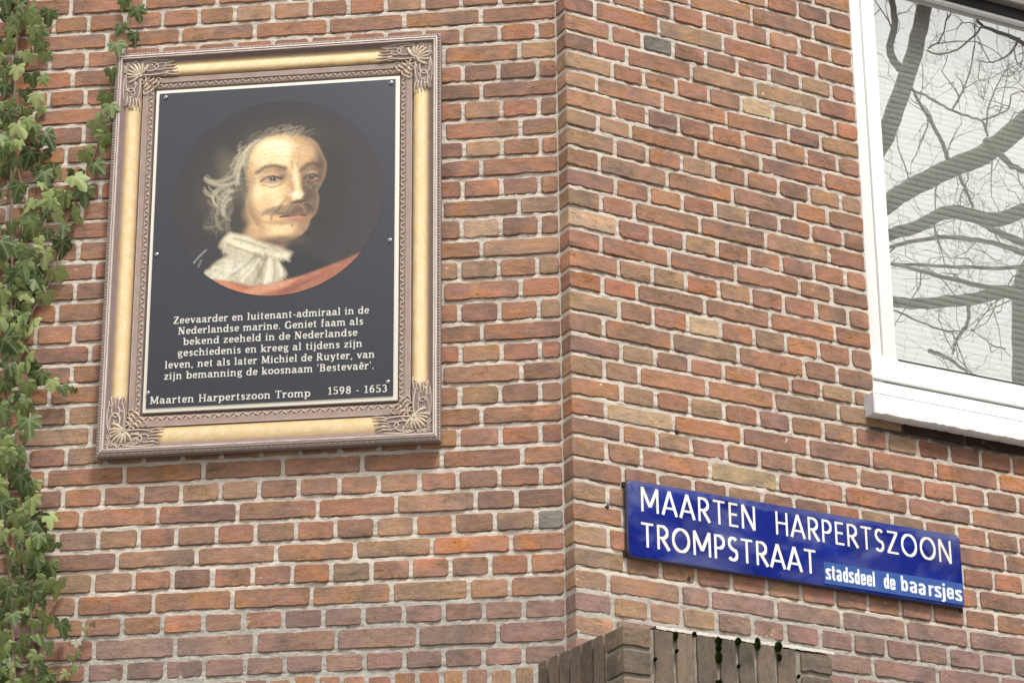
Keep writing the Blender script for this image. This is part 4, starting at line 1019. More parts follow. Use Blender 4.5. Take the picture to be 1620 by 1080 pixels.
def spiral(cx, cz, r0, r1, a0, a1, n=16): return [(cx + (r0 + (r1 - r0) * i / n) * math.cos(math.radians(a0 + (a1 - a0) * i / n)), cz + (r0 + (r1 - r0) * i / n) * math.sin(math.radians(a0 + (a1 - a0) * i / n))) for i in range(n + 1)]
def bez(p0, p1, p2, n=8): return [((1 - f) ** 2 * p0[0] + 2 * f * (1 - f) * p1[0] + f * f * p2[0], (1 - f) ** 2 * p0[1] + 2 * f * (1 - f) * p1[1] + f * f * p2[1]) for f in [i / n for i in range(n + 1)]]
def ornament(ix, iz):
    """scrolls and leaves over one corner; local x, z run inwards from the outer corner"""
    m = MB(); plate = MB()
    st_ = lambda q: q if q < 0.080 else 0.080 + (q - 0.080) * 1.75
    X = (lambda q: LFT + st_(q)) if ix > 0 else (lambda q: RGT - st_(q))
    Z = (lambda q: BOT + st_(q)) if iz > 0 else (lambda q: TOP - st_(q))
    rr = random.Random(7 + ix * 3 + iz)
    def put(pts, rad, c=(0.50, 0.40, 0.33), h=0.0315, swell=True, sw=False):
        n = len(pts); R = [rad * (0.35 + 0.65 * math.sin(math.pi * (0.12 + 0.8 * i / (n - 1)))) if swell else rad for i in range(n)]
        P = [((q[1], q[0]) if sw else q) for q in pts]
        m.tube([(X(a), -(h - 0.0014 + 0.0014 * math.sin(math.pi * i / (n - 1))), Z(b_)) for i, (a, b_) in enumerate(P)], R, 6, [(lambda f_: tuple(v * f_ for v in c))(rr.uniform(0.82, 1.12))][0], caps=True)
    dk = (0.215, 0.150, 0.140)
    # dark ground under the ornament, ragged ends
    for sw in (False, True):
        e = [(0.022, 0.022), (0.128, 0.022), (0.134, 0.030), (0.127, 0.037), (0.136, 0.047), (0.128, 0.057), (0.136, 0.068), (0.126, 0.079), (0.079, 0.079)]
        P = [((q[1], q[0]) if sw else q) for q in e]
        plate.add([(X(a), -0.0305 - (0.0004 if sw else 0), Z(b_)) for a, b_ in P], [tuple(range(len(P)))], dk)
        e2 = [(0.0855, 0.0855), (0.150, 0.0855), (0.143, 0.092), (0.150, 0.100), (0.100, 0.100)]
    for sw in (False, True):
        put(spiral(0.092, 0.050, 0.021, 0.004, 200, 660, 26), 0.0026, sw=sw)
        put(spiral(0.112, 0.052, 0.017, 0.003, -20, -420, 24), 0.0022, sw=sw)
        put(bez((0.070, 0.034), (0.095, 0.018), (0.126, 0.030)), 0.0026, sw=sw)
        put(bez((0.072, 0.070), (0.10, 0.082), (0.128, 0.066)), 0.0024, sw=sw)
        for k in range(5):
            a = 0.118 + 0.002 * k; z = 0.036 + 0.009 * k
            put(bez((a - 0.006, z), (a + 0.004, z + 0.006), (a + 0.018, z + (2 - k) * -0.002 + 0.001), 5), 0.0021, (0.56, 0.44, 0.32), sw=sw)
        put(spiral(0.060, 0.032, 0.010, 0.002, 90, 430, 14), 0.0020, sw=sw)
        put(bez((0.052, 0.074), (0.075, 0.090), (0.100, 0.086)), 0.0024, h=0.029, sw=sw)
        put(spiral(0.108, 0.088, 0.007, 0.002, 180, 500, 12), 0.0018, h=0.0285, sw=sw)
        for k in range(4):
            put(bez((0.030 + 0.008 * k, 0.026), (0.034 + 0.008 * k, 0.034), (0.044 + 0.007 * k, 0.036), 5), 0.0019, sw=sw)
    for k in range(34):                      # small curling leaves that fill the ground
        sw = k % 2 == 0; a = rr.uniform(0.028, 0.130); b_ = rr.uniform(0.026, 0.076) if a > 0.08 else rr.uniform(0.026, 0.05); an = rr.uniform(0, 6.28); L_ = rr.uniform(0.008, 0.016); tu = rr.choice((-1, 1)) * rr.uniform(0.5, 1.3)
        put(bez((a, b_), (a + L_ * math.cos(an), b_ + L_ * math.sin(an)), (a + L_ * 1.1 * math.cos(an + tu), b_ + L_ * 1.1 * math.sin(an + tu)), 6), rr.uniform(0.0016, 0.0026), (0.50, 0.39, 0.31) if k % 3 else (0.64, 0.52, 0.38), 0.0308, sw=sw)
    # palmette along the diagonal
    for k in range(-4, 5):
        an = math.radians(225 + k * 17); L_ = 0.046 - 0.0020 * abs(k)
        b0 = (0.074, 0.074); tip = (0.074 + L_ * math.cos(an), 0.074 + L_ * math.sin(an)); md = (0.074 + L_ * 0.55 * math.cos(an + math.radians(k * 6)), 0.074 + L_ * 0.55 * math.sin(an + math.radians(k * 6)))
        put(bez(b0, md, tip), 0.0046, (0.54, 0.43, 0.32), 0.0322)
    for k in range(5):
        q = 0.080 + 0.005 * k
        put(bez((q, q), (q + 0.008, q - 0.002), (q + 0.010, q - 0.010), 5), 0.0020, (0.66, 0.52, 0.36), 0.0290); put(bez((q, q), (q - 0.002, q + 0.008), (q - 0.010, q + 0.010), 5), 0.0020, (0.66, 0.52, 0.36), 0.0290)
    put(spiral(0.074, 0.074, 0.006, 0.001, 0, 500, 14), 0.0028, (0.56, 0.45, 0.34), 0.034)
    o = link('corner_ornament', m.mesh('corner_ornament', M_ORN, True), frame)
    link('ornament_ground', plate.mesh('ornament_ground', M_ORN), o)
for ix in (1, -1):
    for iz in (1, -1): ornament(ix, iz)
m = MB(); m.box(LFT + 0.004, RGT - 0.004, -0.030, -0.004, BOT + 0.004, TOP - 0.004); 
m = MB(); m.box(LFT + 0.03, RGT - 0.03, -0.015, -0.003, BOT + 0.03, TOP - 0.03); link('backing_board', m.mesh('backing_board', M_EDGE), frame)
m = MB(); bevel_box(m, -1.0355, -0.3165, -0.0275, -0.016, 2.8525, 3.8610, 0.0015); link('white_border_panel', m.mesh('white_border_panel', M_EDGE, True, 40), frame)
# black print with the oval painting
PX0, PX1, PZ0, PZ1, PY = -1.0255, -0.3285, 2.8655, 3.8500, -0.0305
m = MB(); bevel_box(m, PX0, PX1, PY + 0.0002, -0.027, PZ0, PZ1, 0.0008, (0.015, 0.018, 0.030)); link('black_panel', m.mesh('black_panel', M_PRINT, True, 40), frame)
NP = 300
OX, OZ, OR = -0.667, 3.4935, 0.3075
def paint_portrait(n):
    """a plain painted gentleman: oval, dark ground, long hair, moustache, pale neckcloth, red drape"""
    yy, xx = np.meshgrid(np.linspace(1, -1, n), np.linspace(-1, 1, n), indexing='ij')
    rs = np.random.RandomState(12)
    def nz(cell, sx=1.0, sy=1.0, seed=0):
        r_ = np.random.RandomState(seed); g_ = int(2 / cell) + 4; t_ = r_.rand(int(g_ * sy) + 4, int(g_ * sx) + 4)
        a = (xx + 1) / cell * sx; b = (yy + 1) / cell * sy; i = a.astype(int); j = b.astype(int); fx = a - i; fy = b - j; fx = fx * fx * (3 - 2 * fx); fy = fy * fy * (3 - 2 * fy)
        return (t_[j, i] * (1 - fx) + t_[j, i + 1] * fx) * (1 - fy) + (t_[j + 1, i] * (1 - fx) + t_[j + 1, i + 1] * fx) * fy
    wx = (nz(0.12, seed=1) - 0.5) * 0.035; wy = (nz(0.12, seed=2) - 0.5) * 0.035
    img = np.zeros((n, n, 3)); img[:] = (0.020, 0.016, 0.018)
    img += (np.clip(xx + 0.1, 0, 1) * 0.020)[..., None] * np.array([0.8, 0.56, 0.52])
    def over(mask, col, a=1.0):
        k = np.clip(mask * a, 0, 1)[..., None]; img[:] = img * (1 - k) + np.array(col) * k
    def ell(cx, cy, rx, ry, rot=0, soft=0.25, warp=1.0):
        c, s = math.cos(math.radians(rot)), math.sin(math.radians(rot)); x = xx - cx + wx * warp; y = yy - cy + wy * warp
        u = (x * c + y * s) / rx; v = (-x * s + y * c) / ry; d = np.sqrt(u * u + v * v)
        t_ = np.clip((1 + soft - d) / (2 * soft), 0, 1); return t_ * t_ * (3 - 2 * t_)
    def line(pts, w, col, a=1.0, soft=0.6):
        P = np.array(pts); best = np.full((n, n), 9.0)
        for (x0, y0), (x1, y1) in zip(P[:-1], P[1:]):
            dx, dy = x1 - x0, y1 - y0; L2 = dx * dx + dy * dy + 1e-9
            t_ = np.clip(((xx - x0) * dx + (yy - y0) * dy) / L2, 0, 1); best = np.minimum(best, np.hypot(xx - x0 - t_ * dx, yy - y0 - t_ * dy))
        over(np.clip((1 - best / w) / soft, 0, 1), col, a)
    S1, S2, S3, S4 = (0.88, 0.66, 0.36), (0.66, 0.42, 0.20), (0.30, 0.165, 0.08), (0.085, 0.05, 0.032)
    # hair mass
    over(ell(-0.30, 0.05, 0.46, 0.52, 12, 0.35), (0.040, 0.030, 0.022), 0.95); over(ell(0.10, 0.52, 0.46, 0.28, -6, 0.3), (0.045, 0.033, 0.024), 0.95)
    over(ell(0.45, 0.05, 0.20, 0.48, 0, 0.4), (0.022, 0.017, 0.016), 0.9)
    # dark coat
    over(ell(-0.10, -1.05, 0.75, 0.52, 0, 0.1), (0.012, 0.011, 0.014))
    # neck, head: planes of light and shade from a lamp on the left
    over(ell(-0.10, -0.40, 0.22, 0.20, 0, 0.25), S3); over(ell(-0.16, -0.36, 0.12, 0.12, 0, 0.5), S2, 0.6)
    over(ell(0.06, 0.26, 0.375, 0.40, -4, 0.07), S2); over(ell(0.045, -0.04, 0.335, 0.345, 8, 0.07), S2); over(ell(0.075, -0.27, 0.235, 0.195, 4, 0.10), S2)
    FM = np.maximum(np.maximum(ell(0.06, 0.26, 0.375, 0.40, -4, 0.07), ell(0.045, -0.04, 0.335, 0.345, 8, 0.07)), ell(0.075, -0.27, 0.235, 0.195, 4, 0.10))
    over(FM * ell(0.40, 0.10, 0.24, 0.70, 3, 0.75), S3, 0.95); over(FM * ell(0.47, 0.08, 0.17, 0.75, 3, 0.8), (0.09, 0.055, 0.038), 0.95)
    over(FM * ell(0.24, -0.28, 0.14, 0.20, 20, 0.6), S3, 0.8)
    over(ell(-0.03, 0.44, 0.25, 0.16, -6, 0.55), S1, 1.0); over(ell(-0.02, 0.50, 0.15, 0.07, -6, 0.8), (0.98, 0.84, 0.56), 0.8); over(ell(0.23, 0.42, 0.11, 0.12, 0, 0.7), S2, 0.8)
    over(ell(-0.10, 0.04, 0.17, 0.14, -25, 0.6), S1, 0.95); over(ell(-0.13, -0.17, 0.14, 0.15, 30, 0.7), (0.70, 0.46, 0.22), 0.9); over(ell(-0.10, -0.02, 0.08, 0.06, 0, 0.9), (0.86, 0.50, 0.28), 0.45)
    over(FM * ell(-0.24, -0.22, 0.09, 0.22, 24, 0.6), S3, 0.85); over(FM * ell(-0.30, 0.10, 0.07, 0.26, 4, 0.7), S3, 0.5)
    over(ell(0.05, -0.34, 0.12, 0.075, 0, 0.6), (0.82, 0.58, 0.30), 0.85); over(ell(0.05, -0.455, 0.22, 0.045, -2, 0.7), S4, 0.8); over(ell(0.04, -0.265, 0.13, 0.025, 0, 0.7), S3, 0.6)
    # sockets, lids, eyes, brows
    for ex, w, k in ((-0.06, 0.125, 1.0), (0.315, 0.085, 0.9)):
        over(ell(ex + 0.01, 0.225, w * 1.05, 0.085, -4, 0.6), S3, 0.80 * k); over(ell(ex + w * 0.75, 0.225, w * 0.45, 0.08, 0, 0.7), S4, 0.55)
        over(ell(ex - 0.01, 0.232, w * 0.72, 0.028, 4, 0.6), (0.66, 0.42, 0.23), 0.75 * k)
        over(ell(ex, 0.186, w * 0.64, 0.026, -2, 0.35), (0.42, 0.33, 0.24), 0.9 * k)
        over(ell(ex + 0.016, 0.192, 0.032, 0.027, 0, 0.35), (0.022, 0.017, 0.015), 1.0); over(ell(ex + 0.006, 0.199, 0.007, 0.007, 0, 0.5, 0), (0.8, 0.74, 0.6), 0.7)
        line([(ex - w * 0.85, 0.172), (ex - w * 0.4, 0.208), (ex + w * 0.15, 0.216), (ex + w * 0.75, 0.184)], 0.017, (0.05, 0.028, 0.018), 0.95, 0.8)
        line([(ex - w * 0.7, 0.165), (ex, 0.150), (ex + w * 0.7, 0.170)], 0.010, (0.42, 0.18, 0.11), 0.7)
        line([(ex - w * 0.75, 0.135), (ex, 0.098), (ex + w * 0.7, 0.125)], 0.016, S3, 0.75, 0.9); line([(ex - w * 0.6, 0.115), (ex, 0.075)], 0.016, (0.90, 0.66, 0.38), 0.6 * k, 0.9)
        line([(ex - w * 1.15, 0.262), (ex - w * 0.5, 0.318), (ex + w * 0.2, 0.326), (ex + w * 1.0, 0.290)], 0.032, (0.085, 0.052, 0.032), 0.85, 0.9)
    # nose
    over(ell(0.285, 0.08, 0.065, 0.17, 6, 0.6), S4, 0.70); line([(0.150, 0.30), (0.178, 0.14), (0.200, 0.00)], 0.046, S1, 0.95, 0.9)
    over(ell(0.190, -0.010, 0.066, 0.052, 0, 0.45), (0.90, 0.66, 0.38), 0.95); over(ell(0.182, 0.012, 0.022, 0.030, 0, 0.6), (1.0, 0.92, 0.72), 0.85)
    over(ell(0.115, -0.035, 0.036, 0.028, 0, 0.5), (0.50, 0.26, 0.14), 0.7); over(ell(0.205, -0.070, 0.085, 0.020, 2, 0.5), S4, 0.95); over(ell(0.285, -0.03, 0.04, 0.04, 0, 0.5), S4, 0.8)
    # folds, moustache, mouth, tuft
    line([(0.085, -0.02), (0.03, -0.09), (-0.04, -0.17), (-0.06, -0.23)], 0.020, S3, 0.8, 0.9); line([(0.02, -0.04), (-0.04, -0.11)], 0.020, (0.90, 0.66, 0.38), 0.5, 0.9)
    over(ell(0.13, -0.145, 0.22, 0.048, -2, 0.5), (0.12, 0.07, 0.04), 0.9)
    for k in range(90):
        f = rs.rand(); x = -0.10 + 0.41 * f; s_ = (x - 0.19); y0 = -0.095 - 0.22 * s_ * s_ - 0.4 * max(0, abs(s_) - 0.2) * 0.3 + rs.uniform(-.01, .01); dxx = -0.055 if s_ < 0 else 0.045
        lum = rs.uniform(0.12, 0.8) * (1.0 if s_ < 0.04 else 0.4); line([(x, y0), (x + dxx * 0.6, y0 - 0.022), (x + dxx, y0 - 0.058)], 0.0075, (0.62 * lum, 0.43 * lum, 0.24 * lum), 0.6, 0.9)
    line([(0.03, -0.208), (0.11, -0.200), (0.18, -0.207), (0.27, -0.204)], 0.013, (0.045, 0.02, 0.015), 1.0); over(ell(0.15, -0.228, 0.085, 0.020, 0, 0.5), (0.56, 0.22, 0.14), 0.85)
    for k in range(16): line([(0.14 + 0.004 * (k % 7), -0.255), (0.135 + 0.004 * (k % 5), -0.30 - 0.02 * rs.rand())], 0.007, (0.55, 0.40, 0.24) if k % 2 else (0.16, 0.10, 0.06), 0.6, 0.9)
    # brow furrows, crow's feet
    for q in range(3): line([(-0.14, 0.40 + 0.045 * q), (0.02, 0.425 + 0.045 * q), (0.20, 0.395 + 0.045 * q)], 0.009, S3, 0.32, 0.9)
    line([(0.125, 0.36), (0.138, 0.28)], 0.012, S3, 0.7); line([(0.185, 0.35), (0.18, 0.29)], 0.010, S3, 0.6)
    for q in range(3): line([(-0.215, 0.19 - 0.02 * q), (-0.29, 0.225 - 0.045 * q)], 0.008, S3, 0.45)
    # brush strokes broken over the flesh
    for k in range(260):
        x, y = rs.uniform(-0.28, 0.36), rs.uniform(-0.42, 0.60); a = rs.uniform(0, 3.14); L_ = rs.uniform(0.02, 0.05)
        if ((x - 0.06) / 0.35) ** 2 + ((y - 0.10) / 0.52) ** 2 > 0.9: continue
        c0 = img[int((1 - y) / 2 * (n - 1)), int((x + 1) / 2 * (n - 1))].copy(); line([(x, y), (x + L_ * math.cos(a), y + L_ * math.sin(a))], 0.012, tuple(c0 * rs.uniform(0.84, 1.16)), 0.5, 0.9)
    # curls of grey hair
    r_ = random.Random(5)
    over(ell(-0.42, 0.22, 0.10, 0.24, 24, 0.8), (0.20, 0.165, 0.105), 0.55); over(ell(-0.55, 0.04, 0.13, 0.10, 20, 0.8), (0.11, 0.09, 0.06), 0.5)
    for k in range(420):
        f = r_.random(); x0 = -0.30 - 0.30 * f + r_.uniform(-.07, .07); y0 = 0.52 - 0.75 * f + r_.uniform(-.09, .09)
        a = r_.uniform(170, 250); ln = r_.uniform(0.05, 0.13); pts = [(x0, y0)]
        cu = r_.uniform(6, 22)
        for q in range(7): a += cu; pts.append((pts[-1][0] + ln / 7 * math.cos(math.radians(a)), pts[-1][1] + ln / 7 * math.sin(math.radians(a))))
        lum = (1.0 - 0.75 * f) * r_.uniform(0.15, 1.0) ** 1.5; line(pts, r_.uniform(0.006, 0.011), (0.58 * lum, 0.51 * lum, 0.35 * lum), 0.6, 0.9)
    for (lx, ly, a0, cu, ln, w0, br) in ((-0.20, 0.60, 205, 9, 0.30, 0.030, 1.0), (-0.27, 0.54, 225, 5, 0.32, 0.034, 1.0), (-0.33, 0.44, 240, 4, 0.30, 0.030, 0.85), (-0.38, 0.30, 235, -8, 0.30, 0.028, 0.7), (-0.40, 0.18, 215, -10, 0.32, 0.030, 0.9),
                                         (-0.44, 0.10, 200, 12, 0.30, 0.026, 1.0), (-0.46, 0.02, 205, 14, 0.26, 0.024, 0.8), (-0.42, -0.08, 230, 8, 0.30, 0.022, 0.4), (-0.48, -0.18, 245, -10, 0.24, 0.020, 0.35), (-0.55, 0.12, 190, 16, 0.22, 0.022, 0.9), (-0.52, -0.05, 220, 12, 0.30, 0.022, 0.5)):
        for q in range(7):                    # a lock is a few parallel hairs of paint
            a = a0 + r_.uniform(-5, 5); x, y = lx + r_.uniform(-.02, .02), ly + r_.uniform(-.02, .02); P_ = [(x, y)]
            for s2 in range(8): a += cu; x += ln / 8 * math.cos(math.radians(a)); y += ln / 8 * math.sin(math.radians(a)); P_.append((x, y))
            lum = br * r_.uniform(0.35, 1.05); line(P_, w0 * r_.uniform(0.25, 0.5), (0.66 * lum, 0.57 * lum, 0.38 * lum), 0.6, 0.95)
    for k in range(46):
        x0 = r_.uniform(-0.26, 0.36); y0 = 0.71 - 0.9 * (x0 - 0.06) ** 2 + r_.uniform(-.04, .04); lum = max(0.12, 0.9 - abs(x0 - 0.08) * 2.2) * r_.uniform(0.4, 1)
        line([(x0, y0), (x0 - 0.045, y0 - 0.012), (x0 - 0.08, y0 - 0.045)], 0.009, (0.45 * lum, 0.39 * lum, 0.27 * lum), 0.7)
    for k in range(16):
        x0 = r_.uniform(-0.72, -0.50); y0 = r_.uniform(-0.02, 0.16); line([(x0, y0), (x0 + 0.02, y0 - 0.035), (x0 + 0.05, y0 - 0.06), (x0 + 0.09, y0 - 0.075)], 0.011, (0.50, 0.44, 0.29), r_.uniform(0.1, 0.6), 0.9)
    # neckcloth and lace
    def poly(pts, col, a=1.0, soft=0.02):
        P = np.array(pts); d = np.full((n, n), 9.0); ins = np.zeros((n, n), bool); X_, Y_ = xx + wx * 0.8, yy + wy * 0.8
        for (x0, y0), (x1, y1) in zip(P, np.roll(P, -1, 0)):
            dx, dy = x1 - x0, y1 - y0; t_ = np.clip(((X_ - x0) * dx + (Y_ - y0) * dy) / (dx * dx + dy * dy), 0, 1); d = np.minimum(d, np.hypot(X_ - x0 - t_ * dx, Y_ - y0 - t_ * dy))
            ins ^= ((y0 > Y_) != (y1 > Y_)) & (X_ < dx * (Y_ - y0) / (dy + 1e-9) + x0)
        m_ = np.clip(0.5 + np.where(ins, d, -d) / (2 * soft), 0, 1); over(m_, col, a); return m_
    CL = poly([(-0.44, -0.34), (-0.20, -0.43), (0.02, -0.50), (0.15, -0.58), (0.12, -0.66), (0.02, -0.66), (0.10, -0.80), (0.02, -0.90), (-0.30, -0.92), (-0.70, -0.78), (-0.60, -0.66), (-0.46, -0.57), (-0.54, -0.47)], (0.50, 0.44, 0.31))
    over(CL * ell(-0.28, -0.47, 0.24, 0.08, -24, 0.5), (0.72, 0.65, 0.46), 0.9); over(CL * ell(-0.13, -0.60, 0.10, 0.05, -30, 0.4), (0.22, 0.18, 0.11), 0.6); over(CL * ell(-0.42, -0.74, 0.22, 0.09, 20, 0.6), (0.66, 0.62, 0.48), 0.8)
    over(CL * ell(-0.04, -0.76, 0.05, 0.14, -12, 0.6), (0.70, 0.64, 0.47), 0.85); over(CL * ell(-0.16, -0.78, 0.03, 0.14, 8, 0.6), (0.26, 0.22, 0.14), 0.6); over(CL * ell(0.05, -0.60, 0.10, 0.03, -20, 0.6), (0.75, 0.68, 0.48), 0.8)
    for k in range(170):
        x0 = r_.uniform(-0.66, 0.10); y0 = r_.uniform(-0.90, -0.40); a = math.radians(-60 + 80 * (x0 + 0.15)); ln = r_.uniform(0.03, 0.10)
        m_ok = CL[min(n - 1, int((1 - y0) / 2 * n)), int((x0 + 1) / 2 * n)]
        if m_ok < 0.5: continue
        c = (0.24, 0.20, 0.12) if k % 2 else (0.80, 0.76, 0.60); line([(x0, y0), (x0 + ln * math.cos(a), y0 + ln * math.sin(a))], 0.007, c, 0.32, 0.95)
    for (x0, y0, x1, y1, dk2) in ((-0.10, -0.62, -0.20, -0.86, 1), (-0.06, -0.63, -0.10, -0.88, 0), (-0.02, -0.64, -0.02, -0.86, 1), (0.02, -0.66, 0.05, -0.80, 0), (-0.16, -0.62, -0.32, -0.84, 0), (-0.20, -0.60, -0.44, -0.80, 1), (-0.40, -0.40, -0.10, -0.52, 1), (-0.38, -0.47, -0.12, -0.57, 0), (-0.46, -0.46, -0.16, -0.60, 1)):
        line([(x0, y0), ((x0 + x1) / 2 + 0.015, (y0 + y1) / 2), (x1, y1)], 0.022, (0.20, 0.165, 0.10) if dk2 else (0.86, 0.80, 0.62), 0.55, 0.95)
    for k in range(46): 
        x0, y0 = r_.uniform(-0.66, -0.30), r_.uniform(-0.86, -0.62)
        if CL[min(n - 1, int((1 - y0) / 2 * n)), int((x0 + 1) / 2 * n)] > 0.6: line(spiral(x0, y0, 0.022, 0.008, 0, 300, 6), 0.006, (0.22, 0.19, 0.12) if k % 2 else (0.85, 0.80, 0.64), 0.5, 0.9)
    line([(-0.80, -0.66), (-0.72, -0.56), (-0.66, -0.50)], 0.010, (0.42, 0.42, 0.46), 0.6); line([(-0.76, -0.74), (-0.70, -0.60)], 0.007, (0.4, 0.4, 0.42), 0.5)
    # red drape along the lower edge
    edge = -0.865 + 0.24 * np.clip(-xx - 0.25, 0, 1) + np.clip((xx + 0.10) / 0.8, 0, 1.2) ** 1.35 * 0.225 + (nz(0.2, seed=8) - 0.5) * 0.02
    dm = np.clip((edge - yy) / 0.03, 0, 1); over(dm, (0.34, 0.115, 0.060))
    over(dm * ell(-0.02, -0.90, 0.30, 0.05, 14, 0.5), (0.62, 0.28, 0.15), 0.8); over(dm * ell(0.30, -0.84, 0.34, 0.035, 32, 0.5), (0.20, 0.045, 0.03), 0.8); over(dm * ell(0.42, -0.76, 0.28, 0.03, 30, 0.6), (0.48, 0.18, 0.10), 0.6)
    over(dm * ell(-0.45, -0.88, 0.2, 0.05, -30, 0.5), (0.60, 0.20, 0.09), 0.7)
    # canvas and brush texture
    tex = 1 + 0.16 * (nz(0.03, 1, 2, 21) - 0.5) + 0.12 * (nz(0.014, 1, 1, 22) - 0.5)
    return np.clip(img * tex[..., None], 0.004, 1)
img = paint_portrait(NP)
yy, xx = np.meshgrid(np.linspace(1, -1, NP), np.linspace(-1, 1, NP), indexing='ij')
# square grid pressed into a disc so that the rim is clean
rad = np.maximum(np.abs(xx), np.abs(yy)); ln = np.hypot(xx, yy) + 1e-9
fx, fy = xx * np.sqrt(1 - yy * yy / 2), yy * np.sqrt(1 - xx * xx / 2)
ii = np.clip(((1 - fy) / 2 * (NP - 1)), 0, NP - 1); jj = np.clip(((fx + 1) / 2 * (NP - 1)), 0, NP - 1)
i0 = np.minimum(ii.astype(int), NP - 2); j0 = np.minimum(jj.astype(int), NP - 2); fi = (ii - i0)[..., None]; fj = (jj - j0)[..., None]
colr = (img[i0, j0] * (1 - fj) + img[i0, j0 + 1] * fj) * (1 - fi) + (img[i0 + 1, j0] * (1 - fj) + img[i0 + 1, j0 + 1] * fj) * fi
V = np.stack([OX + fx * OR, np.full_like(fx, PY - 0.0006), OZ + fy * OR], -1).reshape(-1, 3)
idx = np.arange(NP * NP).reshape(NP, NP); F = np.stack([idx[:-1, :-1], idx[1:, :-1], idx[1:, 1:], idx[:-1, 1:]], -1).reshape(-1, 4)
me = bpy.data.meshes.new('oval_painting'); me.from_pydata(V.tolist(), [], F.tolist()); me.materials.append(M_PRINT)
at = me.color_attributes.new('Col', 'FLOAT_COLOR', 'POINT'); at.data.foreach_set('color', np.concatenate([colr.reshape(-1, 3), np.ones((NP * NP, 1))], 1).astype(np.float32).ravel())
link('oval_painting', me, frame)
# text
TL_ = [("Zeevaarder en luitenant-admiraal in de", -0.957, -0.398, 3.1155, 3.1155), ("Nederlandse marine. Geniet faam als", -0.942, -0.414, 3.0825, 3.0825),
       ("bekend zeeheld in de Nederlandse", -0.926, -0.430, 3.0495, 3.0495), ("geschiedenis en kreeg al tijdens zijn", -0.941, -0.416, 3.0155, 3.0155),
       ("leven, net als later Michiel de Ruyter, van", -0.976, -0.381, 2.9810, 2.9810), ("zijn bemanning de koosnaam 'Bestevaêr'.", -0.977, -0.382, 2.9475, 2.9475),
       ("Maarten Harpertszoon Tromp", -1.015, -0.560, 2.8765, 2.8745), ("1598 - 1653", -0.512, -0.344, 2.8775, 2.8765)]
for tx, x0, x1, z0_, z1_ in TL_:
    m = MB(); set_text(m, tx, SERIF, x0, x1, z0_, z1_, 0.0222, PY - 0.0009)
    link('text_line', m.mesh('text_line', M_LETTER), frame)
# screws
def screw_mesh(r=0.0062):
    m = MB(); n = 14; prof = [(r, 0.0), (r, 0.0012), (r * 0.8, 0.0030), (r * 0.42, 0.0040), (0.0002, 0.0040)]
    vv = [(a * math.cos(2 * math.pi * k / n), -h, a * math.sin(2 * math.pi * k / n)) for a, h in prof for k in range(n)]
    m.add(vv, [(i * n + k, i * n + (k + 1) % n, (i + 1) * n + (k + 1) % n, (i + 1) * n + k) for i in range(len(prof) - 1) for k in range(n)])
    m.box(-0.0026, 0.0026, -0.0046, -0.0036, -0.0007, 0.0007, mi=1); m.box(-0.0007, 0.0007, -0.0047, -0.0036, -0.0026, 0.0026, mi=1)
    return m.mesh('screw', [M_SCREW, M_HOLE], True, 50)
scr = screw_mesh()
for (x, z) in ((-1.007, 3.836), (-0.341, 3.838), (-1.013, 3.334), (-0.341, 3.337), (-1.021, 2.910), (-0.343, 2.906)):
    o = bpy.data.objects.new('screw', scr); COL.objects.link(o); o.parent = frame
    o.matrix_local = Matrix.Translation((x, PY - 0.0003, z)) @ Matrix.Rotation(rnd.uniform(0, 1.5), 4, 'Y')

# ------------------------------------------------------------------ street name sign on the right wall
sign = empty('street_sign', WR, 'blue enamel street name sign with rounded corners and white capitals on the right brick wall', 'sign')
SX0, SX1, SZ0, SZ1 = 0.1535, 1.2590, 2.3875, 2.6105
def rounded(x0, x1, z0, z1, r, n=8):
    out = []
    for cx, cz, a in ((x1 - r, z1 - r, 0), (x0 + r, z1 - r, 90), (x0 + r, z0 + r, 180), (x1 - r, z0 + r, 270)):
        for i in range(n + 1):
            q = math.radians(a + 90 * i / n); out.append((cx + r * math.cos(q), cz + r * math.sin(q)))
    return out
m = MB(); rings = []
for ins, h in ((0.0012, 0.004), (0.0, 0.006), (0.0, 0.0125), (0.0016, 0.0158), (0.0042, 0.0176)): rings.append([(x, -h, z) for x, z in rounded(SX0 + ins, SX1 - ins, SZ0 + ins, SZ1 - ins, 0.020 - ins * 0.6)])
n = len(rings[0])
for r_ in rings: m.add(r_, [])
m.f = [(k * n + i, k * n + (i + 1) % n, (k + 1) * n + (i + 1) % n, (k + 1) * n + i) for k in range(len(rings) - 1) for i in range(n)]; m.mi = [0] * len(m.f)
m.f.append(tuple(range(n))[::-1]); m.mi.append(0)
link('dark_rim', m.mesh('dark_rim', M_RIM, True, 45), sign)
# slightly domed enamel face
m = MB(); NX, NZ = 80, 20; o = rounded(SX0 + 0.0040, SX1 - 0.0040, SZ0 + 0.0040, SZ1 - 0.0040, 0.0178)
cx0, cz0 = (SX0 + SX1) / 2, (SZ0 + SZ1) / 2; hx, hz = (SX1 - SX0) / 2, (SZ1 - SZ0) / 2
levels = [1.0, 0.985, 0.96, 0.9, 0.8, 0.6, 0.3]
def dome(x, z):
    e = min(hx - abs(x - cx0), hz - abs(z - cz0)); return 0.0176 + 0.0022 * (1 - math.exp(-max(e, 0) / 0.010)) 
for lv in levels:
    ins = (1 - lv) * hz
    rr_ = max(0.001, 0.0178 - ins * 0.9); ring = rounded(SX0 + 0.004 + ins, SX1 - 0.004 - ins, SZ0 + 0.004 + ins, SZ1 - 0.004 - ins, rr_)
    m.add([(x, -dome(x, z), z) for x, z in ring], [])
n = len(o); m.f = [(k * n + i, k * n + (i + 1) % n, (k + 1) * n + (i + 1) % n, (k + 1) * n + i) for k in range(len(levels) - 1) for i in range(n)]
